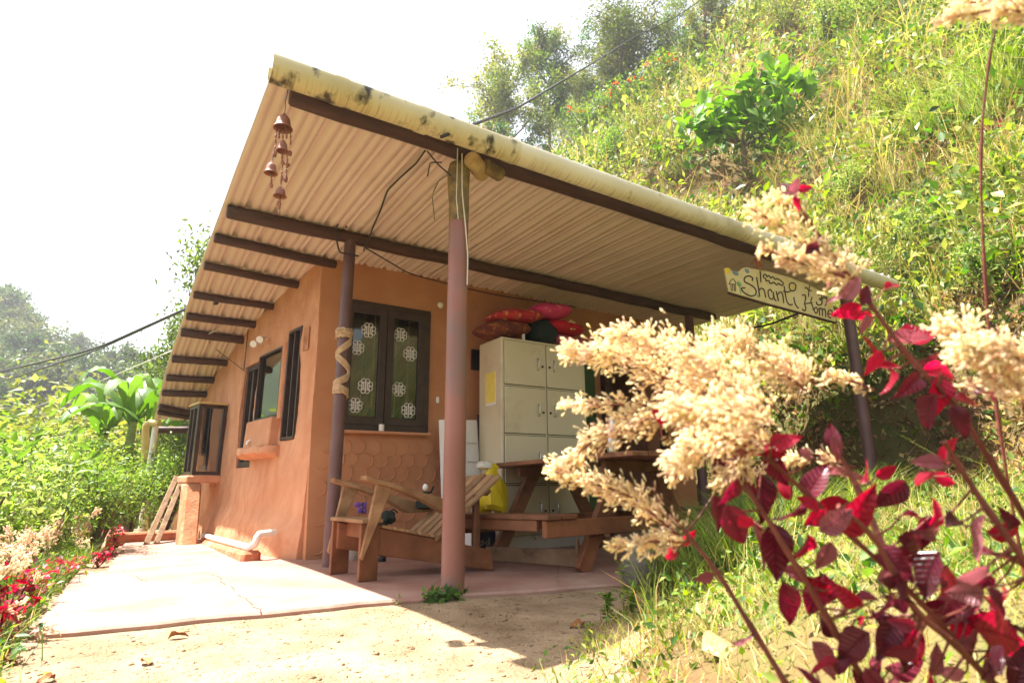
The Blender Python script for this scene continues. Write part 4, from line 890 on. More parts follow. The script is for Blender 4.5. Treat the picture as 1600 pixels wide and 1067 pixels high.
# yellow sack on the far end of the bench, box below
q = onZ(768, 800, .37); q = atD(768, 798, 4.85); sk = thing('sack', 'bright yellow plastic sack slumped on the bench by the locker', 'sack', q)
mb = MB(); n, mm = 18, 10; vs = []
prof_ = [(.02, 0), (.12, .0), (.15, .04), (.14, .12), (.12, .2), (.085, .27), (.05, .32), (.045, .35), (.06, .375), (.02, .37)]
for (r_, z_) in prof_:
    for j in range(n): an = 2*math.pi*j/n; f = 1+.16*math.sin(3*an+z_*9)+.08*math.sin(7*an-z_*20)+random.uniform(-.05, .05); vs.append(q+np.array([r_*f*math.cos(an)+.06*max(0, .2-z_), r_*.8*f*math.sin(an), z_+.02*math.sin(an*2)]))
mb.add(vs, [(i*n+j, i*n+(j+1) % n, (i+1)*n+(j+1) % n, (i+1)*n+j) for i in range(len(prof_)-1) for j in range(n)]+[tuple(range(n-1, -1, -1)), tuple((len(prof_)-1)*n+j for j in range(n))]); mb.build('bag', M['yellow'], sk, smooth=True)
mb = MB(); mb.blob(q+[-.05, .02, .37], (.075, .06, .035), 14, 8, .2, .8); mb.build('crumpled_top', M['lockerbase'], sk, smooth=True)
q = onZ(750, 866, 0); q = q+np.array([.05, .1, 0]); bx_ = thing('printed_box', 'dark printed carton on the floor under the bench', 'box', q)
mb = MB(); mb.box(q-[.12, .08, 0], q+[.12, .08, .2]); mb.build('carton', M['print'], bx_, bevel=.003)
mb = MB(); mb.box(q+[-.13, -.085, .0], q+[-.122, .08, .21]); mb.build('flap', M['paper'], bx_)
for k, px in enumerate((0, .06)):
    for seg in ([(0, .0), (.02, .02), (.0, .035), (-.02, .02), (0, 0)], [(.02, .0), (.02, .045 if k == 0 else .06)]):
        mb = MB(); mb.tube([q+np.array([-.03+px+a, -.083, .07+b]) for a, b in seg], .004, 5); mb.build('printed_letter', M['chrome'], bx_)
def under(px, py, k=.985): p = onroof(px, py); return CAM+(p-CAM)*k
# ladder plank leaning by the bay, kerb, cables
l0, l1 = onZ(236, 850, 0), PB2(.1, bz0-.1, .1); ld = thing('ladder', 'narrow weathered wooden ladder leaning towards the bay window', 'ladder', l0)
ltop = atD(281, 745, 7.0)
for dx in (-.045, .045):
    mb = MB(); mb.plank(l0+WD*0+np.array([dx, 0, .0]), ltop+np.array([dx*.8, 0, 0]), .055, .05, (0, 1, 0)); mb.build('rail', M['greyplank'], ld, bevel=.004)
for k in range(5):
    c = l0+(ltop-l0)*(.14+.19*k); mb = MB(); mb.tube([c-[.05, 0, 0], c+[.05, 0, 0]], .012, 8); mb.build('rung', M['slat'], ld, smooth=True)
kb = MB(); kb.box((-1.75, 4.76, -.2), (-.95, 4.9, .1)); kb.single('kerb', M['mudred'], 'low red clay kerb closing the path beyond the ladder', 'kerb', (-1.35, 4.8, 0), bevel=.02)
def cable(name, pts, r, mt, label, cat='cable', group=None, sag=0.):
    mb = MB(); P = [V(p) for p in pts]; out = []
    for i in range(len(P)-1):
        n = 10
        for f in np.linspace(0, 1, n+1)[(0 if i == 0 else 1):]:
            q = P[i]*(1-f)+P[i+1]*f; q = q-np.array([0, 0, sag*4*f*(1-f)]); out.append(q)
    # smooth the joints
    for _ in range(3): out = [out[0]]+[(out[i-1]+2*out[i]+out[i+1])/4 for i in range(1, len(out)-1)]+[out[-1]]
    mb.tube(out, r, 6); return mb.single(name, M[mt], label, cat, P[0], group, smooth=True)
cable('power_cable', [onroof(340, 466)-[0, 0, .05], atD(300, 478, 7.4), atD(150, 545, 9), atD(0, 581, 12), atD(-200, 620, 16)], .017, 'cable', 'upper of two black cables running left from the eave poles')
cable('power_cable', [onroof(340, 466)-[0, 0, .06], atD(300, 479, 7.4), atD(150, 548, 9.3), atD(0, 597, 13), atD(-200, 640, 17)], .013, 'cable', 'lower of two black cables running left from the eave poles')
cable('power_cable', [onY(690, 214, -.34), atD(745, 193, 3.9), atD(812, 167, 5.5), atD(865, 135, 7), atD(930, 97, 9), atD(985, 62, 11), atD(1060, 25, 13), atD(1110, -10, 15)], .012, 'cable', 'thick grey cable rising from the gutter towards the hilltop')
cable('thin_wire', [onroof(327, 525)+[0, 0, -.06], atD(330, 540, 7.2), PW(*ptw(385, 580), .02)], .004, 'cable', 'thin wire slanting from an eave pole to the side wall windows', 'wire')
cable('pale_wire', [PW(*ptw(395, 490), .03), atD(330, 520, 6.6), atD(240, 560, 8), atD(100, 620, 14), atD(-20, 660, 20)], .006, 'wire', 'pale thin wire running out over the garden below the black cables', 'wire')
cable('thin_wire', [PW(*ptw(392, 500), .02), PW(*ptw(388, 540), .02), PW(*ptw(384, 578), .02)], .005, 'cable', 'dark wire running down the side wall above the left side window', 'wire')
cable('dark_wire', [onY(664, 236, -.03), under(650, 256), under(625, 278), under(605, 298), under(594, 330), under(585, 350), onY(568, 392, 1.42)], .007, 'cable', 'dark wire looping from the front beam to the dark porch post', 'wire')
cable('wire_loop', [onY(560, 400, 1.42), onY(530, 395, 1.42), onY(523, 360, 1.42), onY(535, 338, 1.42), onY(550, 345, 1.42), onY(540, 356, 1.42)], .007, 'cable', 'loop of dark wire at the top of the dark porch post', 'wire')
cable('dark_wire', [onY(572, 388, 1.46), onY(640, 428, 1.9), onY(700, 444, 2.0), onY(780, 462, 2.05), onY(900, 480, 2.05)], .006, 'cable', 'dark wire running along the top of the front wall', 'wire')
cable('hanging_wire', [onY(722, 240, -.075), onY(722, 300, -.08), onY(727, 350, -.08), onY(731, 400, -.08), onY(730, 445, -.08)], .004, 'wire', 'pale wire hanging down the front of the pink post', 'wire')
cable('hanging_wire', [onY(715, 232, -.075), onY(714, 280, -.08), onY(713, 310, -.08), onY(716, 342, -.09)], .003, 'wire', 'short frayed wire tail at the head of the pink post', 'wire')
cable('dark_wire', [onY(667, 236, -.03), onY(685, 258, -.05), onY(705, 275, -.07)], .005, 'cable', 'dark wire from the front beam to the post head', 'wire')
cable('dry_twig', [onY(702, 272, -.06), onY(685, 283, -.08), onY(675, 305, -.1), onY(679, 344, -.12)], .004, 'moss', 'drooping dry twig left of the post head', 'twig')
cable('dry_twig', [onY(690, 254, -.06), onY(672, 254, -.06), onY(668, 276, -.07)], .004, 'cable', 'short bent wire end under the front beam', 'wire')
cable('dark_wire', [onY(1110, 503, 1.5), onY(1140, 518, 1.3), onY(1200, 508, .8), onY(1260, 485, .1)], .012, 'cable', 'sagging dark hose between the right posts below the sign', 'hose')

# ================================================================== VEGETATION
def at_az(px, r):
    d = ray(px, 620.); h = np.array([d[0], d[1]])/math.hypot(d[0], d[1]); x, y = CAM[0]+h[0]*r, CAM[1]+h[1]*r; return x, y, float(H(x, y))
def zpix(px, py, r):                       # height seen at pixel py, r metres away
    d = ray(px, py); return CAM[2]+d[2]/math.hypot(d[0], d[1])*r
def stuff(name, arr, mt, smooth=False): v, f, c = join(arr); o = link(name, npmesh(name, v, f, c, smooth), M[mt]); o['kind'] = 'stuff'; return o
LIME = [(.17, .23, .03), (.22, .27, .05), (.12, .19, .025), (.26, .28, .07)]
GREEN = [(.06, .13, .02), (.09, .17, .025), (.045, .10, .02), (.12, .2, .035)]
STRAW = [(.42, .32, .12), (.5, .4, .18), (.34, .24, .09), (.38, .33, .1)]
BROWN = [(.2, .11, .05), (.26, .15, .08), (.14, .08, .04)]
OLIVE = [(.1, .11, .025), (.14, .14, .03), (.18, .16, .04), (.07, .085, .02)]
# --- ground cover of the hillside
def hill_points(n, r0, r1, a0=-14, a1=62):
    out = []; k = 0
    while k < n:
        m_ = n*3; r = r0*np.exp(rng.uniform(0, 1, m_)*math.log(r1/r0)); an = np.radians(rng.uniform(a0, a1, m_)); base = math.atan2(FW[1], FW[0])
        x = CAM[0]+r*np.cos(base-an); y = CAM[1]+r*np.sin(base-an); s = hill_s(x, y)
        ok = s > .05; ok &= ~((x < 4.75) & (y > -.4) & (y < 6.5)); x, y, r = x[ok], y[ok], r[ok]; out.append(np.stack([x, y, H(x, y), r], 1)); k += len(x)
    return np.concatenate(out)[:n]
def clumps(P, nl, size, spread, pal, updir=.6, jit=.2):
    """nl leaves round each point"""
    n = len(P); c = np.repeat(P[:, :3], nl, 0); sc = np.repeat(np.maximum(1, P[:, 3]/6)**.75, nl)
    c = c+rng.normal(size=c.shape)*np.array([1, 1, .7])*(spread*sc)[:, None]; c[:, 2] += spread*sc*.6
    d = nrm(rdir(len(c))+np.array([0, 0, updir])); nn = nrm(rdir(len(c))*.8+np.array([-.2, -.3, .8])); L = size*sc*rng.uniform(.6, 1.4, len(c))
    cc = np.repeat(palette(pal, n, .3), nl, 0)*(1+rng.uniform(-jit, jit, (len(c), 1)))
    return leaf_arrays(c, d, nn, L, L*rng.uniform(.35, .6, len(c)), np.clip(cc, 0, 1))
def tufts(P, nb, h, w, pal, pal2=None, lean=.5, spread=.05):
    n = len(P); c = np.repeat(P[:, :3], nb, 0); sc = np.repeat(np.maximum(1, P[:, 3]/6)**.75, nb); c = c+rng.normal(size=c.shape)*np.array([1, 1, 0])*(spread*sc)[:, None]; c[:, 2] -= .02
    an = rng.uniform(0, 6.283, len(c)); ln = np.stack([np.cos(an), np.sin(an), rng.uniform(-.6, .5, len(c))], 1)*rng.uniform(.2, 1, (len(c), 1))
    d = nrm(np.array([0, 0, 1])+ln*np.array([lean, lean, 0])); L = h*sc*rng.uniform(.5, 1.4, len(c)); cc = np.repeat(palette(pal, n, .2), nb, 0)*(1+rng.uniform(-.15, .15, (len(c), 1)))
    v, f, c_ = blade_arrays(c, d, ln*np.array([1, 1, .8]), L, w*sc, np.clip(cc, 0, 1), None)
    # blade_arrays scales lean by L
    return v, f, c_
def mask(P, f, ph, thr): return P[fbm(P[:, 0]*f+ph, P[:, 1]*f+ph*2, 3) > thr]
P1 = hill_points(17000, 4.2, 60); P2 = hill_points(13000, 4.2, 60); P3 = hill_points(7000, 4.2, 60); P4 = hill_points(2600, 4.2, 45); P5 = None
bank = lambda P: P[hill_s(P[:, 0], P[:, 1]) > .55]
STEEP = lambda P: np.cos(6.283*terr(hill_s(P[:, 0], P[:, 1]), P[:, 1]))
flat_ = lambda P, k=.45: P[STEEP(P) < k+rng.normal(size=len(P))*.25]
PS = hill_points(9000, 4.5, 45); PS = PS[(STEEP(PS) > .35) & (hill_s(PS[:, 0], PS[:, 1]) > 1)]
P6 = hill_points(900, 5, 60); P7 = hill_points(1700, 4.5, 50)
stuff('hill_undergrowth', [clumps(flat_(mask(bank(P1), .55, 1.3, -.3)), 7, .085, .10, GREEN+LIME), clumps(flat_(mask(bank(P2), .8, 7.7, -.1)), 6, .06, .11, LIME+STRAW), clumps(bank(hill_points(1500, 4.2, 50)), 12, .12, .16, GREEN)], 'leaf')
stuff('hill_bushes', [clumps(mask(bank(P6), .4, 9.1, -.15), 60, .075, .26, [(.045, .08, .018), (.07, .11, .025), (.11, .15, .035), (.13, .13, .04)], .3), clumps(mask(bank(P7), .6, 2.2, -.2), 22, .11, .2, LIME+[(.2, .26, .05), (.3, .3, .08)])], 'leaf')
stuff('hill_grass', [tufts(flat_(mask(bank(P3), .5, 3.3, -.3)), 7, .32, .009, LIME+STRAW+STRAW), tufts(mask(bank(P4), .35, 4.1, -.05), 10, .7, .011, STRAW+LIME+[(.4, .36, .1)]), tufts(bank(hill_points(3600, 4.2, 45)), 7, .3, .008, BROWN+BROWN+STRAW, lean=1.1), tufts(PS, 7, .26, .008, BROWN+BROWN+[(.3, .2, .1)], lean=1.6), clumps(PS[:900], 6, .06, .08, BROWN+OLIVE)], 'grass')
# dry roots and litter on the steep cut bank
Pb = hill_points(26000, 4.2, 14); sb = hill_s(Pb[:, 0], Pb[:, 1]); Pb = Pb[(sb < .75)][:9000]
_n = len(Pb); dn = nrm(rdir(_n)*.7+np.array([-.5, -.15, -.6])); Lb = rng.uniform(.06, .3, _n)
v_, f_, c_ = blade_arrays(Pb[:, :3]+np.array([-.02, 0, .02]), dn, dn*np.array([1, 1, 1.2]), Lb, .006, palette(BROWN+STRAW+BROWN, _n))
stuff('bank_roots', [(v_, f_, c_), clumps(Pb[:2600], 6, .06, .06, BROWN+BROWN+STRAW), clumps(Pb[2600:3100], 9, .075, .06, LIME+GREEN)], 'grass')
# --- dry grass on the mound in front of the porch
def mound_points(n, x0, x1, y0, y1, dmin=.0):
    x = rng.uniform(x0, x1, n); y = rng.uniform(y0, y1, n); d = (x-1)*.635-(y+.35)*.773+.12*fbm(x*3, y*3, 2); ok = (d > dmin) & (y < edge_y(x)-.02) & (hill_s(x, y) < .6)
    ok &= np.hypot(x-CAM[0], y-CAM[1]) > .45
    x, y = x[ok], y[ok]; return np.stack([x, y, H(x, y), np.full(len(x), 1.)], 1)
G1 = mound_points(20000, -1.8, 5.2, -4.2, -.4, .02)
stuff('mound_grass', [tufts(G1[:4600], 7, .075, .004, STRAW+STRAW+STRAW+LIME, lean=1.3), tufts(G1[4600:6000], 6, .13, .004, LIME+STRAW, lean=1.0), clumps(G1[6000:8600], 6, .026, .035, LIME+LIME+GREEN), tufts(G1[8600:11500], 6, .06, .004, BROWN+STRAW, lean=1.8)], 'grass')
G2 = mound_points(2600, .9, 2.6, -1.25, -.4, .15); 
G3 = mound_points(1500, -.2, 4.5, -3.2, -.5, .25)
stuff('mound_weeds', [clumps(G3[:420], 16, .04, .07, LIME+GREEN), tufts(G3[420:700], 7, .3, .004, STRAW+LIME, lean=.6)], 'leaf')
stuff('long_grass', [tufts(G2[:420], 14, .34, .007, LIME+GREEN+LIME, lean=.8), tufts(G2[420:640], 10, .28, .005, STRAW, lean=1.)], 'grass')
# thin grass and weeds where the dirt meets the mound and the slab
ex = rng.uniform(-1.8, 1.2, 90); Pe = np.stack([ex, edge_y(ex)-rng.uniform(.0, .06, 90), np.zeros(90), np.ones(90)], 1); Pe[:, 2] = H(Pe[:, 0], Pe[:, 1])
stuff('edge_weeds', [tufts(Pe, 5, .025, .003, LIME+STRAW, lean=1.), clumps(np.array([gpt(-.11, -.03).tolist()+[1.], gpt(-.06, -.08).tolist()+[1.], gpt(-.15, -.05).tolist()+[1.], gpt(-.02, -.1).tolist()+[1.], gpt(-.18, -.07).tolist()+[1.], gpt(-.1, -.1).tolist()+[1.]]*2), 16, .04, .028, GREEN), clumps(np.array([gpt(-.34, -.02).tolist()+[1.]]), 10, .025, .02, LIME)], 'grass')
# pebbles and grit in the yard
n = 7000; x = rng.uniform(-2.0, 1.0, n); y = rng.uniform(-2.9, .1, n); ok = (y < edge_y(x)-.01); x, y = x[ok], y[ok]; n = len(x)
oc = np.array([(1, 0, 0), (0, 1, 0), (-1, 0, 0), (0, -1, 0), (0, 0, .8), (0, 0, -.6)]); tri = np.array([(0, 1, 4), (1, 2, 4), (2, 3, 4), (3, 0, 4), (1, 0, 5), (2, 1, 5), (3, 2, 5), (0, 3, 5)])
sz = rng.exponential(.0022, n)+.001; vv = (oc[None]*sz[:, None, None]*rng.uniform(.6, 1.4, (n, 6, 1))+np.stack([x, y, H(x, y)], 1)[:, None]).reshape(-1, 3)
o = link('grit', npmesh('grit', vv, [(tri[None]+np.arange(n)[:, None, None]*6).reshape(-1, 3)], smooth=True), M['dirt']); o['kind'] = 'stuff'
# --- trees
def tree_meshes(seed, h, spread, r0, pal, nleaf, ls, clump=.16, base=.3, limbs=9, droop=.0, up=.5, lw=.45, narrow=1.):
    global rng
    keep = rng; rng = np.random.default_rng(seed); mb = MB(); ends = []
    tp = [np.zeros(3)]; 
    for i in range(1, 7): tp.append(np.array([rng.normal()*.03*h*(i/6), rng.normal()*.03*h*(i/6), h*.9*i/6]))
    mb.tube(tp, [r0*(1-.85*i/6) for i in range(7)], 8)
    for k in range(limbs):
        f = base+(1-base)*(k+rng.uniform(0, .8))/limbs; f = min(f, .97); i = min(5, int(f*6)); p = tp[i]+(tp[i+1]-tp[i])*(f*6-i); an = k*2.4+rng.uniform(-.5, .5)
        L = spread*(1.05-.6*abs(f-.5))*rng.uniform(.7, 1.15)*(1 if f < .8 else .7); d = np.array([math.cos(an), math.sin(an), up+rng.uniform(-.2, .3)]); d /= np.linalg.norm(d)
        pts = [p]; 
        for j in range(1, 5): d = unit(d+rng.normal(size=3)*.16+np.array([0, 0, .12-droop*j])); pts.append(pts[-1]+d*L/4)
        mb.tube(pts, [r0*(.45*(1-f*.6))*(1-.8*j/4) for j in range(5)], 6); ends += pts[2:]
        for q in range(4):
            b = pts[1+q % 4]; e = b+unit(d+rng.normal(size=3)*.7+np.array([0, 0, .2-droop]))*L*.45; mb.tube([b, .5*(b+e)+rng.normal(size=3)*.03*L, e], [r0*.14, r0*.09, r0*.03], 5); ends += [e, .5*(b+e)]
    ends = np.array(ends); n = nleaf; ci = rng.integers(0, len(ends), n); c = ends[ci]+rng.normal(size=(n, 3))*spread*clump*np.array([1, 1, .8]); c[:, :2] *= narrow
    ccol = palette(pal, len(ends), .3)[ci]*(1+rng.uniform(-.25, .25, (n, 1)))
    d = nrm(rdir(n)+np.array([0, 0, -.2])); L = ls*rng.uniform(.6, 1.4, n)
    v, f, cc = leaf_arrays(c, d, nrm(rdir(n)+np.array([0, 0, .6])), L, L*lw, np.clip(ccol, 0, 1)); rng = keep
    t = mb.mesh('trunk', smooth=True); t.materials.append(M['bark']); lf = npmesh('crown', v, f, cc); lf.materials.append(M['leaf']); return t, lf
def put_tree(name, meshes, loc, rz, sc, label, group=None, cat='tree', parts=('trunk', 'crown')):
    t = thing(name, label, cat, loc, group); t.rotation_euler = (0, 0, rz); t.scale = (sc, sc, sc) if np.isscalar(sc) else sc
    for nm, me in zip(parts, meshes): link(nm, me, None, t)
    return t
def skyline(px, r, ytop, meshes, h, name, label, group=None, rz=0., cat='tree', wid=1.):
    x, y, z = at_az(px, r); s = (zpix(px, ytop, r)-z)/h; put_tree(name, meshes, (x, y, z-.1), rz, (s*wid, s*wid, s), label, group, cat); return s
TA = tree_meshes(1, 6, 2.6, .11, [(.10, .15, .025), (.15, .19, .035), (.22, .22, .05)], 13000, .12, .075, .25, 12, up=.8)
TB = tree_meshes(2, 5, 2.2, .12, [(.06, .085, .016), (.09, .11, .022), (.17, .16, .03), (.07, .1, .02)], 26000, .11, .13, .12, 15, up=.7)
TC = tree_meshes(3, 7, 2.0, .1, OLIVE+GREEN, 11000, .13, .08, .3, 11, up=.9)
skyline(800, 36, 112, TA, 6, 'feathery_tree', 'tall feathery olive tree on the ridge nearest the roof edge', 'feathery trees on the ridge', .3)
skyline(868, 38, 72, TC, 6.6, 'feathery_tree', 'slender feathery tree rising highest left of the dark round tree', 'feathery trees on the ridge', 1.3)
skyline(925, 41, 120, TA, 6, 'feathery_tree', 'lower feathery tree tucked beside the dark round tree', 'feathery trees on the ridge', 2.3)
skyline(770, 33, 190, TC, 7, 'feathery_tree', 'small feathery tree half hidden behind the gutter', 'feathery trees on the ridge', 4.)
skyline(1010, 34, 36, TB, 5, 'dense_tree', 'dense dark olive round tree on the ridge', None, .5, wid=1.15)
skyline(1085, 36, 20, TC, 7, 'ridge_tree', 'thin twiggy tree right of the dark round tree', None, 2.)
skyline(1160, 30, -60, TA, 6, 'ridge_tree', 'tall tree cut by the top edge of the photo above the sapling', None, 3.)
# tree and shrubs behind the roof on the left
TD = tree_meshes(5, 6, 1.5, .09, [(.1, .14, .03), (.14, .19, .04), (.07, .11, .025)], 9000, .13, .18, .15, 14, up=1.0, lw=.4)
skyline(318, 17, 345, TD, 6, 'garden_tree', 'slender tree with small leaves showing past the left roof edge', None, .4, wid=.75)
skyline(292, 14, 470, TD, 6, 'garden_tree', 'lower leafy tree just left of the eave', None, 2.4, wid=.8)
# small broadleaf sapling on the hillside
def sapling():
    base = hit(1166, 282); k = np.linalg.norm(base-CAM); s = k/905.     # metres per pixel there
    d = (base-CAM) @ FW; t = thing('sapling', 'young broad leaved sapling with large glossy leaves on the hillside', 'tree', base)
    def q(px, py, dz=0.): return atD(px, py, d+dz)
    mb = MB(); mb.tube([q(1166, 285), q(1163, 250), q(1160, 225)], [4*s, 3.6*s, 3*s], 8)
    tips = []
    for pts in ([(1160, 228), (1135, 190), (1110, 165)], [(1160, 226), (1120, 215), (1075, 195)], [(1160, 226), (1165, 180), (1160, 130)], [(1161, 226), (1195, 185), (1225, 140), (1250, 115)], [(1161, 230), (1200, 205), (1225, 180)], [(1160, 230), (1135, 210), (1105, 198)], [(1163, 200), (1180, 150), (1190, 110)]):
        z = random.uniform(-.5, .5); P = [q(*p, dz=z*i/2) for i, p in enumerate(pts)]; mb.tube(P, [2.4*s]+[1.4*s]*(len(P)-1), 6); tips += P[1:]+[.5*(P[-1]+P[-2])]
    mb.build('trunk', M['bark'], t, smooth=True)
    return t, tips, s
def leaf_mesh(name, w=.55, fold=.25, curl=.25, wave=.03, nl=8, heart=.0):
    """ovate leaf, base at origin, tip at +X, normal +Z, length 1"""
    vs = []; fs = []; m = 5
    for i in range(nl+1):
        f = i/nl; wd = w*.5*(math.sin(math.pi*min(1, f**.72))**.85)*(1-.12*f)+.004
        if heart and i == 0: wd = w*.12
        for j in range(m):
            g = (j-2)/2; x = f-(heart*.16*abs(g) if f < .25 else 0)*(1-f*4); vs.append((x, g*wd, abs(g)*wd*fold*1.2-curl*(f-.3)**2+wave*math.sin(f*9+j*1.3)*abs(g)))
    for i in range(nl):
        for j in range(m-1): fs.append((i*m+j, (i+1)*m+j, (i+1)*m+j+1, i*m+j+1))
    me = bpy.data.meshes.new(name); me.from_pydata(vs, [], fs); me.shade_smooth(); return me
def orient(o, base, d, n, L):
    d = unit(d); s_ = unit(np.cross(n, d)); n = np.cross(d, s_)
    par = V(wloc(o.parent)) if o.parent is not None else np.zeros(3)
    Mx = Matrix(((d[0], s_[0], n[0], 0), (d[1], s_[1], n[1], 0), (d[2], s_[2], n[2], 0), (0, 0, 0, 1)))
    o.rotation_euler = Mx.to_euler(); o.scale = (L, L, L); o.location = Vector(V(base)-par)
sp, tips, ss = sapling()
lm = [leaf_mesh('leaf', .78, .2, .3, .02, 6, 1.) for _ in range(2)]
for m_ in lm: m_.materials.append(M['greenleaf'])
for k in range(320):
    tp = tips[k % len(tips)]+rng.normal(size=3)*ss*np.array([17, 17, 11]); dv = unit(rng.normal(size=3)*.8+np.array([0, 0, -.25]))
    if pix(tp)[1] > 222 or (pix(tp)[1] > 205 and 1135 < pix(tp)[0] < 1200): continue
    o = link('leaf', lm[k % 2], None, sp); orient(o, tp, dv, unit(rng.normal(size=3)*.5+np.array([-.3, -.4, .8])), ss*rng.uniform(13, 25))
# --- shrubs: leaf clouds on bare stems
def shrub_meshes(seed, rx, h, n, ls, pal, nstem=10, lw=.5, tops=None, ntop=0):
    global rng
    keep = rng; rng = np.random.default_rng(seed); mb = MB(); ends = []
    for k in range(nstem):
        an = rng.uniform(0, 6.283); e = np.array([math.cos(an)*rx*rng.uniform(.2, .9), math.sin(an)*rx*rng.uniform(.2, .9), h*rng.uniform(.65, 1.)]); m1 = e*np.array([.4, .4, .5])+rng.normal(size=3)*.05*rx
        mb.tube([np.zeros(3), m1, e], [.022*h, .014*h, .005*h], 5); ends += [e, e*.85+rng.normal(size=3)*.1*rx, .5*(m1+e), m1+rng.normal(size=3)*.15*rx, e*[1, 1, .8]+rng.normal(size=3)*.15*rx]
    ends = np.array(ends); ci = rng.integers(0, len(ends), n); c = ends[ci]+rng.normal(size=(n, 3))*np.array([rx*.2, rx*.2, h*.11]); c[:, 2] = np.abs(c[:, 2])+.02
    col = palette(pal, len(ends), .25)[ci]*(1+rng.uniform(-.25, .25, (n, 1))); L = ls*rng.uniform(.55, 1.4, n)
    A = [leaf_arrays(c, nrm(rdir(n)+np.array([0, 0, .1])), nrm(rdir(n)*.9+np.array([0, 0, .8])), L, L*lw, np.clip(col, 0, 1))]
    if tops:
        tp = np.repeat(ends[0::5][:ntop], 9, 0); tp = tp+rng.normal(size=tp.shape)*ls*.35+np.array([0, 0, ls*.5]); A.append(leaf_arrays(tp, nrm(rdir(len(tp))*np.array([1, 1, .4])), nrm(rdir(len(tp))*.4+np.array([0, 0, 1])), ls*1.25, ls*.5, palette(tops, len(tp))))
    v, f, cc = join(A); rng = keep
    t = mb.mesh('stems', smooth=True); t.materials.append(M['bark']); lf = npmesh('foliage', v, f, cc); lf.materials.append(M['leaf']); return t, lf
SA = shrub_meshes(11, 1.1, 2.2, 3300, .085, [(.19, .27, .05), (.24, .31, .07), (.13, .21, .04), (.28, .33, .1)], 12)
SB = shrub_meshes(12, 1.2, 2.4, 2300, .14, [(.11, .19, .035), (.16, .25, .05), (.22, .3, .07)], 12, .42)
SC = shrub_meshes(13, 1.0, 1.4, 5000, .055, LIME+OLIVE, 10)
SR = shrub_meshes(14, 1.0, 1.8, 2400, .11, GREEN+LIME, 12, .5, [(.5, .02, .015), (.6, .05, .02)], 8)
SY_ = shrub_meshes(15, 1.2, 1.5, 5500, .05, [(.2, .2, .04), (.17, .2, .045), (.13, .17, .035)], 10)
def put_shrub(px, r, ytop, me, h0, label, group, rz, name='garden_shrub', wid=1.):
    x, y, z = at_az(px, r); s = max(.25, (zpix(px, ytop, r)-z)/h0); return put_tree(name, me, (x, y, z-.03), rz, (s*wid, s*wid, s), label, group, 'shrub', ('stems', 'foliage'))
GL = 'green shrubs below the path on the left'
for (px, r, yt, me, h0, lab, w) in ((-70, 6.2, 715, SA, 2.2, 'bright green shrub at the very left edge of the garden', 1.), (15, 7.2, 700, SB, 2.4, 'leafy green shrub behind the cream grass plumes', 1.), (75, 6.4, 735, SA, 2.2, 'low bright shrub in front of the other garden shrubs', 1.), (125, 7.6, 690, SA, 2.2, 'tall light green shrub left of the banana plants', 1.), (185, 7.0, 730, SB, 2.4, 'darker green shrub right beside the path end', .9), (232, 8.6, 722, SB, 2.4, 'dense green shrub behind the white down pipe', .9), (45, 10.5, 682, SB, 2.4, 'pale shrub further down the slope behind the leafy green shrub', 1.2), (150, 12, 672, SA, 2.2, 'distant light shrub at the foot of the banana plants', 1.2), (285, 9.5, 705, SB, 2.4, 'shaded shrub under the back eave', .9)):
    put_shrub(px, r, yt, me, h0, lab, GL, px*.7, wid=w)
GM = 'sunlit bushes part way down the valley'
VB = ('yellow green bush nearest the left edge half way down the valley', 'olive bush between the two yellow valley bushes', 'yellow green bush directly left of the banana plants', 'olive bush rising behind the leftmost banana plant', 'yellow green bush at the left margin of the valley slope', 'olive bush farther down behind the yellow valley bushes', 'palest yellow green bush farthest down the valley slope')
for i, (px, r, yt) in enumerate(((10, 24, 672), (70, 27, 668), (120, 22, 680), (165, 30, 660), (-40, 26, 660), (40, 36, 650), (100, 40, 645))):
    put_shrub(px, r, yt, SY_ if i % 2 == 0 else SC, 1.5 if i % 2 == 0 else 1.4, VB[i], GM, i, 'valley_bush', 1.3)
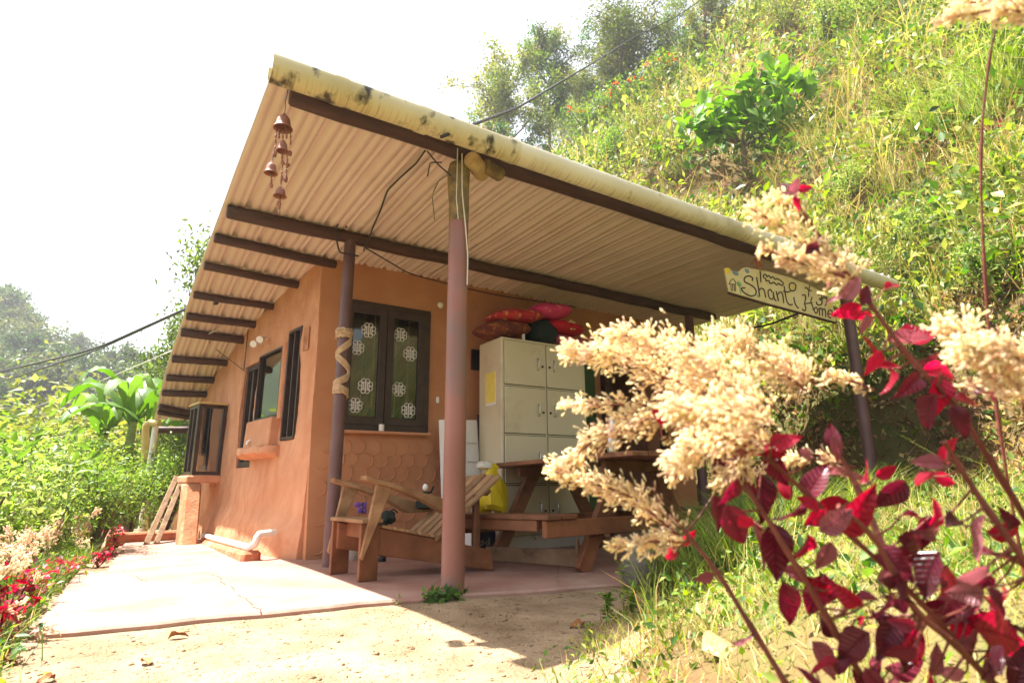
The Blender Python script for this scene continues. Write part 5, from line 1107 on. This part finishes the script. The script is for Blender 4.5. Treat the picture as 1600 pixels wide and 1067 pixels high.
# shrubs on the hillside, some with red bracts
def on_hill(px, py, size, me, h0, name, label, group, rz, wid=1.):
    p = hit(px, py); k = (p-CAM) @ FW; s = size*k/905/h0; return put_tree(name, me, (p[0], p[1], p[2]-.05), rz, (s*wid, s*wid, s), label, group, 'shrub', ('stems', 'foliage'))
RB = 'red topped shrubs below the ridge trees'
for i, (px, py, sz, lab) in enumerate(((880, 235, 70, 'red topped shrub just above the gutter'), (930, 225, 75, 'red topped shrub below the lower feathery tree'), (985, 200, 75, 'red topped shrub in front of the dark round tree'), (1040, 160, 70, 'red topped shrub right of the dark round tree'), (1105, 110, 80, 'red topped shrub above the sapling'), (905, 190, 60, 'small red topped shrub at the foot of the feathery trees'))): on_hill(px, py, sz, SR, 1.8, 'red_topped_shrub', lab, RB, i*1.3, 1.1)
GH = 'bushes scattered over the hillside'
for i, (px, py, sz, me, h0, lab) in enumerate(((960, 262, 60, SB, 2.4, 'green bush on the hillside just above the middle of the gutter'), (1010, 235, 60, SC, 1.4, 'round bush left of the sapling'), (1060, 290, 40, SC, 1.4, 'low bush above the gutter below the sapling'), (1300, 75, 90, SA, 2.2, 'light green bush high on the slope right of the sapling'), (1390, 60, 110, SA, 2.2, 'large light green bush near the top of the slope'), (1230, 60, 70, SC, 1.4, 'bush near the ridge above the sapling'), (1420, 190, 70, SC, 1.4, 'olive bush in the middle of the upper slope'), (1330, 330, 80, SA, 2.2, 'leafy bush above the right end of the gutter'), (1480, 420, 130, SA, 2.2, 'leafy green shrub with fine stems above the bank at right'), (1400, 470, 80, SC, 1.4, 'low leafy bush at the right end of the gutter'), (1560, 470, 110, SB, 2.4, 'green shrub at the right edge above the cream plume'))): on_hill(px, py, sz, me, h0, 'hillside_bush', lab, GH, i*1.7)
# clump of tall bright grass at the upper right
def grass_clump(px, py, hpx, n, pal, name, label, lean=.6, w=.010, group=None, cat='grass clump', loc=None, hm=None):
    p = hit(px, py) if loc is None else V(loc); k = (p-CAM) @ FW; h = hpx*k/905 if hm is None else hm
    P = np.tile(np.array([[0, 0, 0, 1.]]), (n, 1)); P[:, :2] += rng.normal(size=(n, 2))*h*.12; v, f, c = tufts(P, 3, h, w, pal, lean=lean, spread=.03*h)
    o = link(name, npmesh(name, v, f, c), M['grass']); o.location = Vector(p); return tag(o, label, cat, group)
for (px, py, hp, lab) in ((1520, 200, 150, 'tall bright green grass clump at the upper right'), (1580, 170, 150, 'tall bright green grass clump touching the right edge'), (1450, 215, 90, 'shorter bright grass clump left of the tall ones')): grass_clump(px, py, hp, 90, [(.2, .3, .04), (.26, .34, .07), (.3, .34, .1)], 'grass_clump', lab, .7, .014, 'tall bright grass clumps')
for (px, py, hp, lab) in ((1330, 170, 90, 'yellowing grass clump on the slope right of the sapling'), (1400, 300, 110, 'yellowing grass clump above the gutter end'), (1270, 250, 80, 'yellowing grass clump below the sapling leaves'), (1560, 310, 130, 'yellowing grass clump by the thin stem at right'), (1215, 300, 60, 'small yellowing grass clump nearest the gutter')): grass_clump(px, py, hp, 60, STRAW+LIME+[(.4, .3, .06)], 'grass_clump', lab, .5, .010, 'yellowing grass clumps on the slope')
# small flowers
def flower(px, py, mt, rpx, label, group):
    p = hit(px, py); k = (p-CAM) @ FW; r = rpx*k/905; c = p+np.array([-.1, -.1, .12]); f = thing('flower', label, 'flower', p, group)
    mb = MB(); mb.tube([p-[0, 0, .02], .5*(p+c)+[.01, .02, 0], c], .003, 5); mb.build('stem', M['stemgreen'], f)
    for j in range(7):
        an = 2*math.pi*j/7; mb = MB(); d = UP*math.sin(an)+RT*math.cos(an); mb.plank(c+d*r*.15, c+d*r, r*.35, r*.06, FW, r*.5); mb.build('petal', M[mt], f)
    mb = MB(); mb.blob(c-FW*r*.1, r*.22, 8, 5); mb.build('flower_head', M['signyellow'], f, smooth=True)
flower(1538, 372, 'white', 13, 'white daisy like flower on the bank at right', 'white flowers'); flower(1420, 425, 'cushpink', 9, 'pink flower just right of the gutter end', 'pink flowers on the bank'); flower(1536, 462, 'cushpink', 8, 'pink flower below the white daisy', 'pink flowers on the bank'); flower(1470, 430, 'cushpink', 7, 'pink flower left of the white daisy', 'pink flowers on the bank'); flower(1560, 215, 'cushpink', 8, 'magenta flower high on the slope by the thin stem', 'pink flowers on the bank')
xh = rng.uniform(-1.5, 6, 9000); yh = -6.5+rng.normal(size=9000)*.6; zh = np.abs(rng.normal(size=9000))*.9*(1+.5*np.sin(xh*2.1)); Ph = np.stack([xh, yh, H(xh, yh)+zh, np.ones(9000)], 1)
stuff('unseen_reflection_hedge', [clumps(Ph, 3, .09, .08, GREEN+LIME)], 'leaf')  # unseen leaf cloud added behind the camera for the window panes to reflect
# --- banana plants
def banana(px, r, ytop, seed, label):
    x, y, z = at_az(px, r); top = zpix(px, ytop, r); h = (top-z)*.62; t = thing('banana_plant', label, 'banana plant', (x, y, z), 'banana plants in the garden'); b = np.array([x, y, z]); rg = np.random.default_rng(seed)
    mb = MB(); mb.tube([b-[0, 0, .05], b+[0, .03, h*.5], b+[.02, 0, h]], [.13, .1, .06], 10); mb.build('stem', M['stemgreen'], t, smooth=True)
    for k in range(9):
        an = k*2.4+rg.uniform(-.3, .3); L = (top-z)*rg.uniform(.5, .75); el = R(rg.uniform(50, 86)); nseg = 10; pts = [b+[0, 0, h*.96]]; d = np.array([math.cos(an)*math.cos(el), math.sin(an)*math.cos(el), math.sin(el)])
        for j in range(nseg): pts.append(pts[-1]+unit(d)*L/nseg); d = d+np.array([0, 0, -.11-.02*j])
        vs = []; fs = []; sd = unit(np.cross(d*[1, 1, 0]+[1e-3, 0, 0], [0, 0, 1]))
        for j, p in enumerate(pts):
            f = j/nseg; w = .115*math.sin(math.pi*min(1, .04+f*.96))**.6*(L/1.6)+.01
            for g in (-1, -.5, 0, .5, 1): vs.append(p+sd*g*w*(1+.08*math.sin(j*2.3+g*3))+np.array([0, 0, -abs(g)*w*.35+.02*math.sin(j*3+g*5)]))
        for j in range(nseg):
            for g in range(4):
                if rg.random() < .06 and j > 2 and g in (0, 3): continue
                fs.append((j*5+g, j*5+g+1, (j+1)*5+g+1, (j+1)*5+g))
        mb = MB(); mb.add(vs, fs); mb.build('leaf', M['bananaleaf'], t, smooth=True)
for (px, r, yt, lab) in ((170, 13, 585, 'banana plant standing leftmost above the garden shrubs'), (212, 12, 565, 'banana plant with the tallest upright leaves left of the eave'), (248, 11, 590, 'banana plant half hidden behind the back eave')): banana(px, r, yt, px, lab)
# --- far wooded hill across the valley
FT = [tree_meshes(21, 9, 3.4, .2, [(.035, .06, .016), (.05, .085, .022), (.075, .1, .03)], 3400, .5, .15, .2, 10, up=.7), tree_meshes(22, 9, 2.6, .2, [(.03, .055, .018), (.045, .075, .022)], 3200, .45, .13, .25, 11, up=1.), tree_meshes(23, 8, 3.8, .2, [(.05, .075, .018), (.08, .105, .026), (.12, .12, .035)], 3400, .5, .15, .2, 9, up=.5)]
lab3 = ('hazy rounded tree on the far wooded hill', 'hazy upright tree on the far wooded hill', 'hazy spreading tree on the far wooded hill'); rg = np.random.default_rng(5); k = 0
while k < 150:
    px = rg.uniform(-260, 330); r = rg.uniform(75, 150); x, y, z = at_az(px, r); i = int(rg.integers(0, 3)); put_tree('far_tree', FT[i], (x, y, z-.3), rg.uniform(0, 6), rg.uniform(.75, 1.35), lab3[i], lab3[i].replace('hazy ', 'hazy group of ').replace(' tree ', ' trees ')); k += 1
# --- border of red leaved plants, cream plumes and grass along the path
def spike_arrays(c, d, L, W_, col):
    """small club shaped florets: 13 verts each"""
    n = len(c); d = nrm(d); ref = np.where(np.abs(d[:, 2:3]) < .9, np.array([[0, 0, 1.]]), np.array([[1., 0, 0]])); s = nrm(np.cross(ref, d)); t = np.cross(d, s); L = np.broadcast_to(L, (n,))[:, None]; W_ = np.broadcast_to(W_, (n,))[:, None]
    vs = []
    for (f, r) in ((0, .4), (.5, .72), (.86, .95)):
        for (a, b) in ((1, 0), (0, 1), (-1, 0), (0, -1)): vs.append(c+d*L*f+(s*a+t*b)*W_*.5*r)
    vs.append(c+d*L); v = np.stack(vs, 1).reshape(-1, 3); k = np.arange(n)[:, None]*13
    q = [k+np.array([[i*4+j, i*4+(j+1) % 4, (i+1)*4+(j+1) % 4, (i+1)*4+j]]) for i in range(2) for j in range(4)]; tr = [k+np.array([[8+j, 8+(j+1) % 4, 12]]) for j in range(4)]
    cc = np.repeat(col, 13, 0).reshape(n, 13, 3); cc[:, :4] *= np.array([.9, .72, .66]); return v, [np.concatenate(q), np.concatenate(tr)], cc.reshape(-1, 3)
CREAM = [(.8, .71, .48), (.84, .77, .55), (.77, .65, .43), (.76, .6, .44), (.82, .72, .44)]
def panicle(axis, rad, n, L, W_, pal=CREAM, tipbias=.9):
    """axis: points base to tip; branchlets carry clustered florets"""
    P = np.array(axis, float); seg = np.linalg.norm(np.diff(P, axis=0), axis=1); cum = np.concatenate([[0], np.cumsum(seg)]); tot = cum[-1]
    nb = max(6, n//9); t = np.sort(rng.uniform(.02, 1, nb)); pos = np.stack([np.interp(t*tot, cum, P[:, i]) for i in range(3)], 1); tan = nrm(np.stack([np.gradient(np.interp(np.linspace(0, tot, 60), cum, P[:, i])) for i in range(3)], 1))[(t*59).astype(int)]
    dirb = nrm(tan*tipbias+rdir(nb)); lb = rad*(1.15-.75*t)*rng.uniform(.5, 1.2, nb); A = []; m = 9
    u = rng.uniform(.15, 1.05, (nb, m)); c = pos[:, None]+dirb[:, None]*(lb[:, None]*u)[..., None]+rng.normal(size=(nb, m, 3))*rad*.10; d = nrm(dirb[:, None]+tan[:, None]*.5+rng.normal(size=(nb, m, 3))*.55)
    c = c.reshape(-1, 3); d = d.reshape(-1, 3); k = len(c); col = np.clip(np.repeat(palette(pal, nb, .12), m, 0)*(1+rng.uniform(-.12, .12, (k, 1))), 0, 1)
    A.append(spike_arrays(c, d, L*rng.uniform(.7, 1.3, k), W_*rng.uniform(.8, 1.2, k), col))
    # the thin branchlets themselves
    e = pos+dirb*lb[:, None]; A.append(spike_arrays(pos, e-pos, np.linalg.norm(e-pos, axis=1), W_*.35, np.tile(np.array([[.45, .22, .14]]), (nb, 1)))); return A
bp = 'red leaved plants edging the path'
def red_clump(loc, h, n, label, ls=.05):
    t = thing('red_leaved_plant', label, 'plant', loc, bp); b = V(loc); mb = MB(); ends = []
    for k in range(6): e = b+np.array([rng.normal()*h*.3, rng.normal()*h*.3, h*rng.uniform(.6, 1)]); mb.tube([b, .5*(b+e)+rng.normal(size=3)*.02, e], .004, 5); ends += [e, e*.7+b*.3]
    mb.build('stems', M['stemred'], t); ends = np.array(ends); ci = rng.integers(0, len(ends), n); c = ends[ci]+rng.normal(size=(n, 3))*h*.13; L = ls*rng.uniform(.7, 1.5, n)
    v, f, cc = leaf_arrays(c-b, nrm(rdir(n)+np.array([0, 0, -.1])), nrm(rdir(n)*.7+np.array([0, 0, 1])), L, L*.6, palette([(.4, .01, .03), (.5, .02, .05), (.22, .01, .025), (.1, .01, .015), (.45, .05, .1)], n)); link('foliage', npmesh('foliage', v, f, cc), M['leaf'], t)
for (px, py, h, n, lab) in ((20, 985, .28, 90, 'red leaved plant nearest the camera at the left edge'), (55, 950, .25, 90, 'crimson plant by the front left corner of the slab'), (98, 915, .2, 70, 'crimson tuft beside the middle of the slab edge'), (125, 900, .16, 60, 'small red tuft at the notch of the slab'), (160, 885, .16, 60, 'red tuft lying over the path edge'), (178, 868, .2, 60, 'dark red plant along the narrow path'), (188, 850, .3, 70, 'tall red plant at the far end of the border'), (5, 1010, .2, 60, 'lowest red plant in the left corner of the picture')):
    p = onZ(px, py, -.02); red_clump((p[0]-.03, p[1], float(H(p[0]-.03, p[1]))), h*.8, int(n*.9), lab, .042)
pg = 'cream plumes rising from the border'
def plume_plant(px, py, r, hm, label, n=520, spread=.13):
    x, y, z = at_az(px-14, r); top = zpix(px, py, r); t = thing('plume_plant', label, 'plant', (x, y, z), pg); b = np.array([x, y, z]); A = []; mb = MB()
    for k in range(7):
        e = np.array([x+rng.normal()*spread, y+rng.normal()*spread, top-abs(rng.normal())*.12]); m_ = .5*(b+e)+rng.normal(size=3)*.03; mb.tube([b, m_, e-(e-m_)*.2], [.005, .004, .002], 5); a0 = e-(e-m_)*.9; A += panicle([a0-b, e-b], .075, n//7, .02, .0065, [(.76, .64, .46), (.8, .68, .5), (.72, .54, .4)], 1.2)
    mb.build('stems', M['stemgreen'], t); v, f, c = join(A); o = link('plume', npmesh('plume', v, f, c), M['plume'], t); o['kind'] = 'stuff'
for (px, py, r, lab) in ((25, 838, 3.6, 'feathery cream plume plant at the left edge'), (62, 850, 4.2, 'cream plume plant behind the crimson corner plant'), (95, 815, 4.6, 'cream plume plant in the middle of the border'), (130, 812, 5.4, 'pale plume plant beside the slab notch'), (60, 905, 3.4, 'low drooping plume plant in front of the border'), (150, 790, 6.3, 'pink tinged tall plume plant at the border end'), (172, 800, 6.8, 'farthest plume plant before the kerb'), (5, 880, 3.2, 'sparse plume plant nearest the left edge')): plume_plant(px, py, r, 1, lab)
for i, (px, r, h, lab) in enumerate(((40, 3.7, .3, 'green grass tuft among the plumes at the left edge'), (85, 4.0, .35, 'green grass tuft beside the slab corner'), (115, 4.7, .4, 'tall grass tuft with upright blades in the border'), (140, 5.2, .32, 'grass tuft at the slab notch'), (60, 4.6, .45, 'long bladed grass tuft behind the red plants'), (15, 3.3, .25, 'short grass tuft in the left corner'), (165, 6.0, .35, 'grass tuft along the narrow path'))):
    x, y, z = at_az(px, r); grass_clump(0, 0, 0, 70, LIME+GREEN, 'grass_tuft', lab, .6, .006, 'grass tufts in the border', 'grass tuft', (x, y, z-.02), max(.25, h+(-.25-z)*.6))
xb = rng.uniform(-3.4, -1.93, 5000); yb = rng.uniform(-.6, 7.5, 5000); Pv = np.stack([xb, yb, H(xb, yb), np.ones(5000)], 1); Pv = Pv[(Pv[:, 0] < -1.93)]
stuff('border_ground_cover', [clumps(Pv[:2200], 6, .05, .05, GREEN+LIME), tufts(Pv[2200:4200], 6, .16, .005, LIME+STRAW+GREEN, lean=.7)], 'leaf')
x2 = rng.uniform(-14, -3, 9000); y2 = rng.uniform(0, 24, 9000); Pv = np.stack([x2, y2, H(x2, y2), np.full(9000, 9.)], 1); stuff('valley_undergrowth', [clumps(Pv[:6000], 6, .10, .14, GREEN+LIME), tufts(Pv[6000:], 5, .3, .012, LIME+STRAW)], 'leaf')
# --- boulder, weeds, litter in front of the porch
q = onZ(1003, 925, -.03); q = gpt(q[0]+.05, q[1]); mb = MB(); mb.blob(q+[0, 0, .1], (.15, .13, .16), 16, 11, .06, .9); mb.single('boulder', M['rock'], 'grey boulder at the corner of the porch in the grass', 'boulder', q, smooth=True)
def weed(px, py, h, n, label, ls=.03):
    b = onZ(px, py, -.03); b = gpt(b[0], b[1]); t = thing('weed', label, 'weed', b, 'weeds at the edge of the dirt'); mb = MB(); mb.tube([b, b+[.005, 0, h*.5], b+[0, .01, h]], [.004, .003, .0025], 5); mb.build('stem', M['stemgreen'], t)
    c = np.zeros((n, 3)); c[:, 2] = rng.uniform(.05, 1, n)*h; c[:, :2] = rng.normal(size=(n, 2))*h*.08; v, f, cc = leaf_arrays(c, nrm(rdir(n)*[1, 1, .3]+[0, 0, .3]), nrm(rdir(n)*.5+[0, 0, 1]), ls, ls*.5, palette(GREEN+LIME, n)); link('foliage', npmesh('foliage', v, f, cc), M['leaf'], t)
weed(975, 965, .24, 40, 'tall grey green weed beside the boulder', .035); weed(950, 975, .12, 60, 'bushy dark weed left of the boulder', .04); weed(920, 1005, .07, 24, 'small pale weed in the dry grass edge', .022); weed(990, 980, .13, 60, 'leafy weed under the boulder', .04)
lf_me = leaf_mesh('dead_leaf', .6, .6, .5, .09, 6); lf_me.materials.append(M['deadleaf'])
for i, (px, py, s_, lab) in enumerate(((262, 1000, .075, 'curled brown leaf on the sunlit dirt below the slab'), (232, 1042, .065, 'dark curled leaf on the bright dirt near the bottom'), (85, 1064, .06, 'orange brown leaf cut by the bottom edge'), (3, 1040, .06, 'brown leaf at the left edge of the dirt'), (205, 1003, .03, 'tiny brown leaf beside the slab edge'), (912, 980, .08, 'brown leaf standing in the shade by the weeds'), (1030, 965, .09, 'crumpled brown leaf on the grass below the boulder'), (60, 995, .08, 'large dry leaf at the slab corner'), (1030, 1030, .05, 'brown leaf in the dry grass at the bottom'))):
    d = ray(px, py); p = hit(px, py, .8, 8); o = link('dead_leaf', lf_me, None); orient(o, p+[0, 0, .012], np.array([math.cos(i*1.9), math.sin(i*1.9), .15]), unit([.3*math.sin(i*3), .3*math.cos(i*2), 1]), s_); tag(o, lab, 'leaf', 'dead leaves on the ground')
p = hit(1110, 1030, .5, 8); wl2 = leaf_mesh('pale_leaf', .9, .25, .35, .08, 7); wl2.materials.append(M['cut']); o = link('pale_leaf', wl2, None); orient(o, p+[-.03, 0, .03], np.array([.8, -.5, .1]), unit([-.3, -.5, .8]), .09); tag(o, 'bleached white leaf lying on the dry grass at the bottom', 'leaf')

# ================================================================== FOREGROUND RED AMARANTHS
LM = {}
for k, nm in (('r', 'redleaf'), ('m', 'maroonleaf'), ('p', 'sheenleaf')):
    LM[k] = []
    for j in range(3): me = leaf_mesh('leaf', (.56, .48, .62)[j], (.3, .5, .2)[j], (.35, .6, .15)[j], (.03, .05, .04)[j], 9); me.materials.append(M[nm]); LM[k].append(me)
STEMS = {'a': [[(1700, 960, .74), (1640, 870, .72), (1560, 740, .72), (1500, 640, .74), (1420, 560, .76), (1350, 460, .78), (1290, 385, .8), (1240, 308, .82)], [(1640, 870, .72), (1625, 760, .68), (1610, 640, .66), (1575, 575, .66)]],
 'b': [[(1640, 1180, .75), (1560, 1080, .72), (1480, 985, .72), (1400, 900, .72), (1330, 838, .73), (1260, 770, .74), (1200, 715, .74), (1150, 680, .75)], [(1560, 1080, .72), (1490, 1000, .66), (1430, 960, .66), (1395, 890, .66), (1360, 830, .66), (1310, 790, .66)], [(1680, 1000, .64), (1620, 900, .64), (1545, 800, .66), (1490, 715, .68), (1475, 690, .68)], [(1400, 900, .72), (1340, 760, .8), (1300, 690, .82)]],
 'c': [[(1290, 1180, .72), (1230, 1070, .72), (1180, 990, .74), (1120, 890, .78), (1075, 838, .8), (1050, 800, .82)], [(1420, 1180, .72), (1360, 1080, .7), (1290, 960, .7), (1230, 860, .71), (1170, 765, .73), (1110, 690, .76), (1040, 655, .8)]],
 'd': [[(1650, 1100, .95), (1600, 900, .98), (1555, 640, .98), (1537, 420, .98), (1530, 230, .98), (1545, 90, .96), (1562, 20, .94)]]}
LAB = {'a': 'red leaved amaranth with the tallest leaning stem at right', 'b': 'red leaved amaranth bushy with large crimson leaves at the lower right', 'c': 'red leaved amaranth with the big cream plumes before the table', 'd': 'thin single stemmed plant with a plume at the top right corner'}
PL = {}
for k, stems in STEMS.items():
    e = stems[0][0]; g = atD(*e); g = np.array([g[0], g[1], float(H(g[0], g[1]))]); PL[k] = thing('amaranth', LAB[k], 'plant', g, 'foreground amaranths'); mb = MB()
    for i, s_ in enumerate(stems):
        pts = [atD(*q) for q in s_]
        if i == 0 or s_[0][1] > 1060: pts = [g-[0, 0, .03]]+pts
        out = []
        for a, b in zip(pts[:-1], pts[1:]):
            for f in (0, .33, .66): out.append(a*(1-f)+b*f)
        out.append(pts[-1])
        for _ in range(2): out = [out[0]]+[(out[j-1]+2*out[j]+out[j+1])/4 for j in range(1, len(out)-1)]+[out[-1]]
        n = len(out); mb.tube(out, [(.0048*(1-.6*j/n))*(.6 if k == 'd' else 1)+.0012*(j % 3 == 0) for j in range(n)], 7)
    PL[k+'m'] = mb
def nearest(px, py):
    best = (1e9, 'b', None)
    for k, stems in STEMS.items():
        if k == 'd': continue
        for s_ in stems:
            for a, b in zip(s_[:-1], s_[1:]):
                a_2, b_2 = np.array(a[:2], float), np.array(b[:2], float); f = np.clip(((np.array([px, py])-a_2) @ (b_2-a_2))/((b_2-a_2) @ (b_2-a_2)), 0, 1); q = a_2+(b_2-a_2)*f; dd_ = np.hypot(*(q-[px, py]))
                if dd_ < best[0]: best = (dd_, k, (q[0], q[1], a[2]+(b[2]-a[2])*f))
    return best
LEAVES = [(1258, 295, 28, 20, 'r'), (1232, 303, 26, 165, 'p'), (1245, 318, 26, -70, 'r'), (1226, 291, 26, 125, 'm'), (1242, 290, 28, 75, 'p'), (1274, 381, 46, 12, 'm'), (1264, 390, 36, 200, 'm'), (1300, 430, 42, 250, 'p'), (1312, 412, 32, 60, 'm'), (1332, 450, 46, 60, 'p'), (1308, 466, 34, 185, 'p'), (1322, 486, 48, 200, 'r'), (1348, 492, 42, -20, 'r'), (1352, 460, 38, 65, 'm'), (1350, 508, 36, 265, 'p'), (1395, 446, 32, 20, 'r'), (1420, 528, 62, 2, 'p'), (1434, 524, 66, 8, 'r'), (1360, 542, 44, 110, 'r'), (1364, 567, 50, 240, 'r'), (1382, 570, 50, 5, 'r'), (1390, 597, 46, 262, 'r'), (1466, 576, 60, 10, 'r'), (1452, 558, 56, 22, 'm'), (1482, 586, 42, -10, 'r'), (1466, 620, 76, 250, 'r'), (1422, 602, 62, 215, 'm'), (1510, 608, 62, 30, 'm'), (1512, 626, 46, -10, 'r'), (1542, 614, 62, 0, 'm'), (1450, 645, 70, 270, 'm'), (1500, 660, 60, 290, 'm'),
 (1228, 690, 52, 30, 'r'), (1210, 706, 42, 200, 'r'), (1300, 680, 42, 90, 'm'), (1306, 702, 42, 280, 'p'), (1276, 750, 72, 60, 'm'), (1320, 742, 76, 0, 'p'), (1225, 762, 42, 110, 'r'), (1352, 740, 42, 60, 'r'), (1386, 737, 38, 30, 'r'), (1482, 704, 50, 60, 'r'), (1450, 722, 48, 180, 'p'), (1446, 746, 58, 195, 'r'), (1476, 750, 38, -20, 'r'), (1292, 802, 80, 215, 'r'), (1340, 800, 100, 65, 'r'), (1250, 862, 78, 260, 'r'), (1288, 870, 56, 250, 'p'), (1262, 786, 42, 150, 'r'), (1462, 800, 52, 60, 'r'), (1450, 832, 54, 180, 'p'), (1500, 816, 72, 0, 'm'), (1530, 840, 78, 250, 'p'), (1572, 828, 62, 10, 'r'), (1572, 872, 92, -12, 'm'), (1402, 895, 72, 20, 'p'), (1450, 900, 92, 260, 'm'), (1476, 906, 74, 290, 'r'), (1522, 898, 62, 20, 'p'), (1508, 926, 62, 180, 'p'), (1480, 955, 84, 215, 'p'), (1505, 985, 74, 262, 'r'), (1380, 950, 62, 250, 'm'), (1426, 1005, 68, 265, 'r'), (1562, 990, 112, -20, 'r'), (1590, 1012, 104, -50, 'r'), (1396, 1000, 100, 300, 'm'),
 (1130, 735, 62, 250, 'm'), (1165, 745, 66, 280, 'm'), (1192, 780, 84, 270, 'm'), (1150, 822, 84, 300, 'm'), (1186, 850, 86, 285, 'm'), (1212, 862, 92, 268, 'm'), (1120, 800, 62, 270, 'm'), (1166, 815, 40, 330, 'r'), (1232, 945, 76, 282, 'm'), (1276, 930, 82, 260, 'm'), (1300, 982, 76, 300, 'm'), (1332, 1010, 84, 250, 'm'), (1290, 1032, 66, 300, 'p'), (1340, 940, 62, 200, 'm'), (1062, 640, 44, 190, 'r'), (1034, 668, 42, 250, 'p'), (1028, 650, 34, 125, 'r'), (1090, 632, 50, 170, 'r'), (1218, 688, 46, 20, 'r'), (1190, 700, 50, 200, 'r'), (1152, 700, 52, 280, 'p'), (1074, 840, 38, 45, 'r'), (1048, 866, 36, 250, 'r'), (1100, 902, 34, 190, 'p'), (1160, 1000, 36, 20, 'p'), (1175, 690, 56, 240, 'm'), (1215, 735, 60, 300, 'm'), (1240, 800, 62, 230, 'm'), (1140, 770, 56, 240, 'm')]
for _ in range(64):
    LEAVES.append((rng.uniform(1240, 1630), 1080-abs(rng.normal())*140, rng.uniform(34, 74), rng.uniform(-60, 300), 'mmrpmm'[int(rng.integers(0, 6))]))
for i, (px, py, ln, an, ty) in enumerate(LEAVES):
    dd_, k, st = nearest(px, py); dep = st[2]+rng.normal()*.035; an = R(an); s_ = dep/905; L = ln*s_*.96
    d = RT*math.cos(an)+UP*math.sin(an)+FW*rng.uniform(-.55, .55); d = unit(d); base = atD(px, py, dep)-d*L*.5
    nn = unit(-FW*rng.uniform(.5, 1.1)+rng.normal(size=3)*.45+np.array([0, 0, .25])); o = link('leaf', LM[ty][int(rng.integers(0, 3))], None, PL[k]); orient(o, base, d, nn, L)
    sp_ = atD(*st)
    if np.linalg.norm(sp_-base) < .11: PL[k+'m'].tube([sp_, .5*(sp_+base)-[0, 0, .004], base+d*L*.03], [.0018, .0013, .001], 5)
for k in STEMS: PL[k+'m'].build('stems', M['stemred'], PL[k], smooth=True)
PLUMES = [('c', [(1130, 625, .86), (1040, 590, .86), (965, 552, .87), (893, 548, .88)], 46, 520), ('c', [(1115, 640, .84), (1010, 632, .85), (945, 632, .86), (884, 632, .87)], 24, 190), ('c', [(1085, 650, .82), (990, 656, .84), (925, 690, .85), (870, 738, .86)], 36, 380), ('c', [(1062, 838, .8), (990, 778, .82), (925, 752, .83), (866, 738, .84)], 30, 360),
 ('c', [(1140, 600, .78), (1065, 550, .8), (1005, 528, .82), (962, 522, .83)], 40, 330), ('c', [(1200, 640, .72), (1130, 590, .74), (1070, 548, .75)], 46, 360), ('b', [(1260, 610, .84), (1195, 562, .85), (1150, 535, .85), (1125, 520, .86)], 40, 330), ('b', [(1275, 600, .88), (1245, 580, .88), (1212, 548, .88)], 32, 200), ('c', [(1215, 690, .7), (1150, 676, .7), (1090, 690, .71), (1048, 722, .72)], 44, 340), ('c', [(1205, 660, .66), (1140, 640, .66), (1055, 640, .67)], 44, 340), ('c', [(1185, 690, .74), (1155, 720, .74), (1128, 755, .74)], 26, 140), ('c', [(1100, 690, .78), (1075, 715, .78), (1054, 748, .78)], 24, 120), ('c', [(1080, 846, .8), (1015, 846, .8), (955, 855, .8)], 20, 130),
 ('a', [(1345, 445, .78), (1275, 390, .79), (1205, 345, .8), (1172, 325, .8)], 30, 300), ('a', [(1320, 432, .75), (1255, 412, .76), (1188, 388, .77)], 19, 150), ('a', [(1262, 350, .82), (1238, 325, .82), (1205, 312, .82)], 20, 80), ('a', [(1625, 640, .62), (1565, 575, .63), (1505, 530, .64), (1480, 505, .65)], 44, 330), ('a', [(1620, 570, .6), (1550, 545, .61), (1500, 550, .62)], 36, 220), ('d', [(1660, 45, .62), (1575, 12, .64), (1480, 28, .66)], 30, 170), ('d', [(1562, 20, .94), (1545, 0, .94), (1500, 8, .94)], 26, 110), ('b', [(1365, 610, .84), (1325, 592, .84), (1287, 590, .84)], 16, 90), ('b', [(1335, 730, .84), (1270, 716, .84), (1208, 724, .84)], 15, 110)]
for (k, ax, rp_, n) in PLUMES:
    P = [atD(*q) for q in ax]; s_ = ax[1][2]/905; off = V(wloc(PL[k])); A = panicle([p-off for p in P], rp_*s_*1.3, int(n*2.4), .0095, .0027); v, f, c = join(A); o = link('plume', npmesh('plume', v, f, c, True), M['plume'], PL[k]); o['kind'] = 'stuff'
    PL['x'] = MB(); PL['x'].tube(P, [.0024]+[.0016]*(len(P)-1), 6); PL['x'].build('plume_stalk', M['stemred'], PL[k], smooth=True)

# ================================================================== HAZE
hz = MB(); hz.box((-150, -60, -24), (110, 330, 85)); hm = bpy.data.materials.new('haze'); hm.use_nodes = True; hm.node_tree.nodes.remove(hm.node_tree.nodes['Principled BSDF'])
vp_ = hm.node_tree.nodes.new('ShaderNodeVolumePrincipled'); vp_.inputs['Density'].default_value = .0009; vp_.inputs['Color'].default_value = (.93, .96, 1, 1); vp_.inputs['Anisotropy'].default_value = .3
hm.node_tree.links.new(vp_.outputs[0], hm.node_tree.nodes['Material Output'].inputs['Volume'])
hb = hz.build('haze', hm); hb['kind'] = 'stuff'
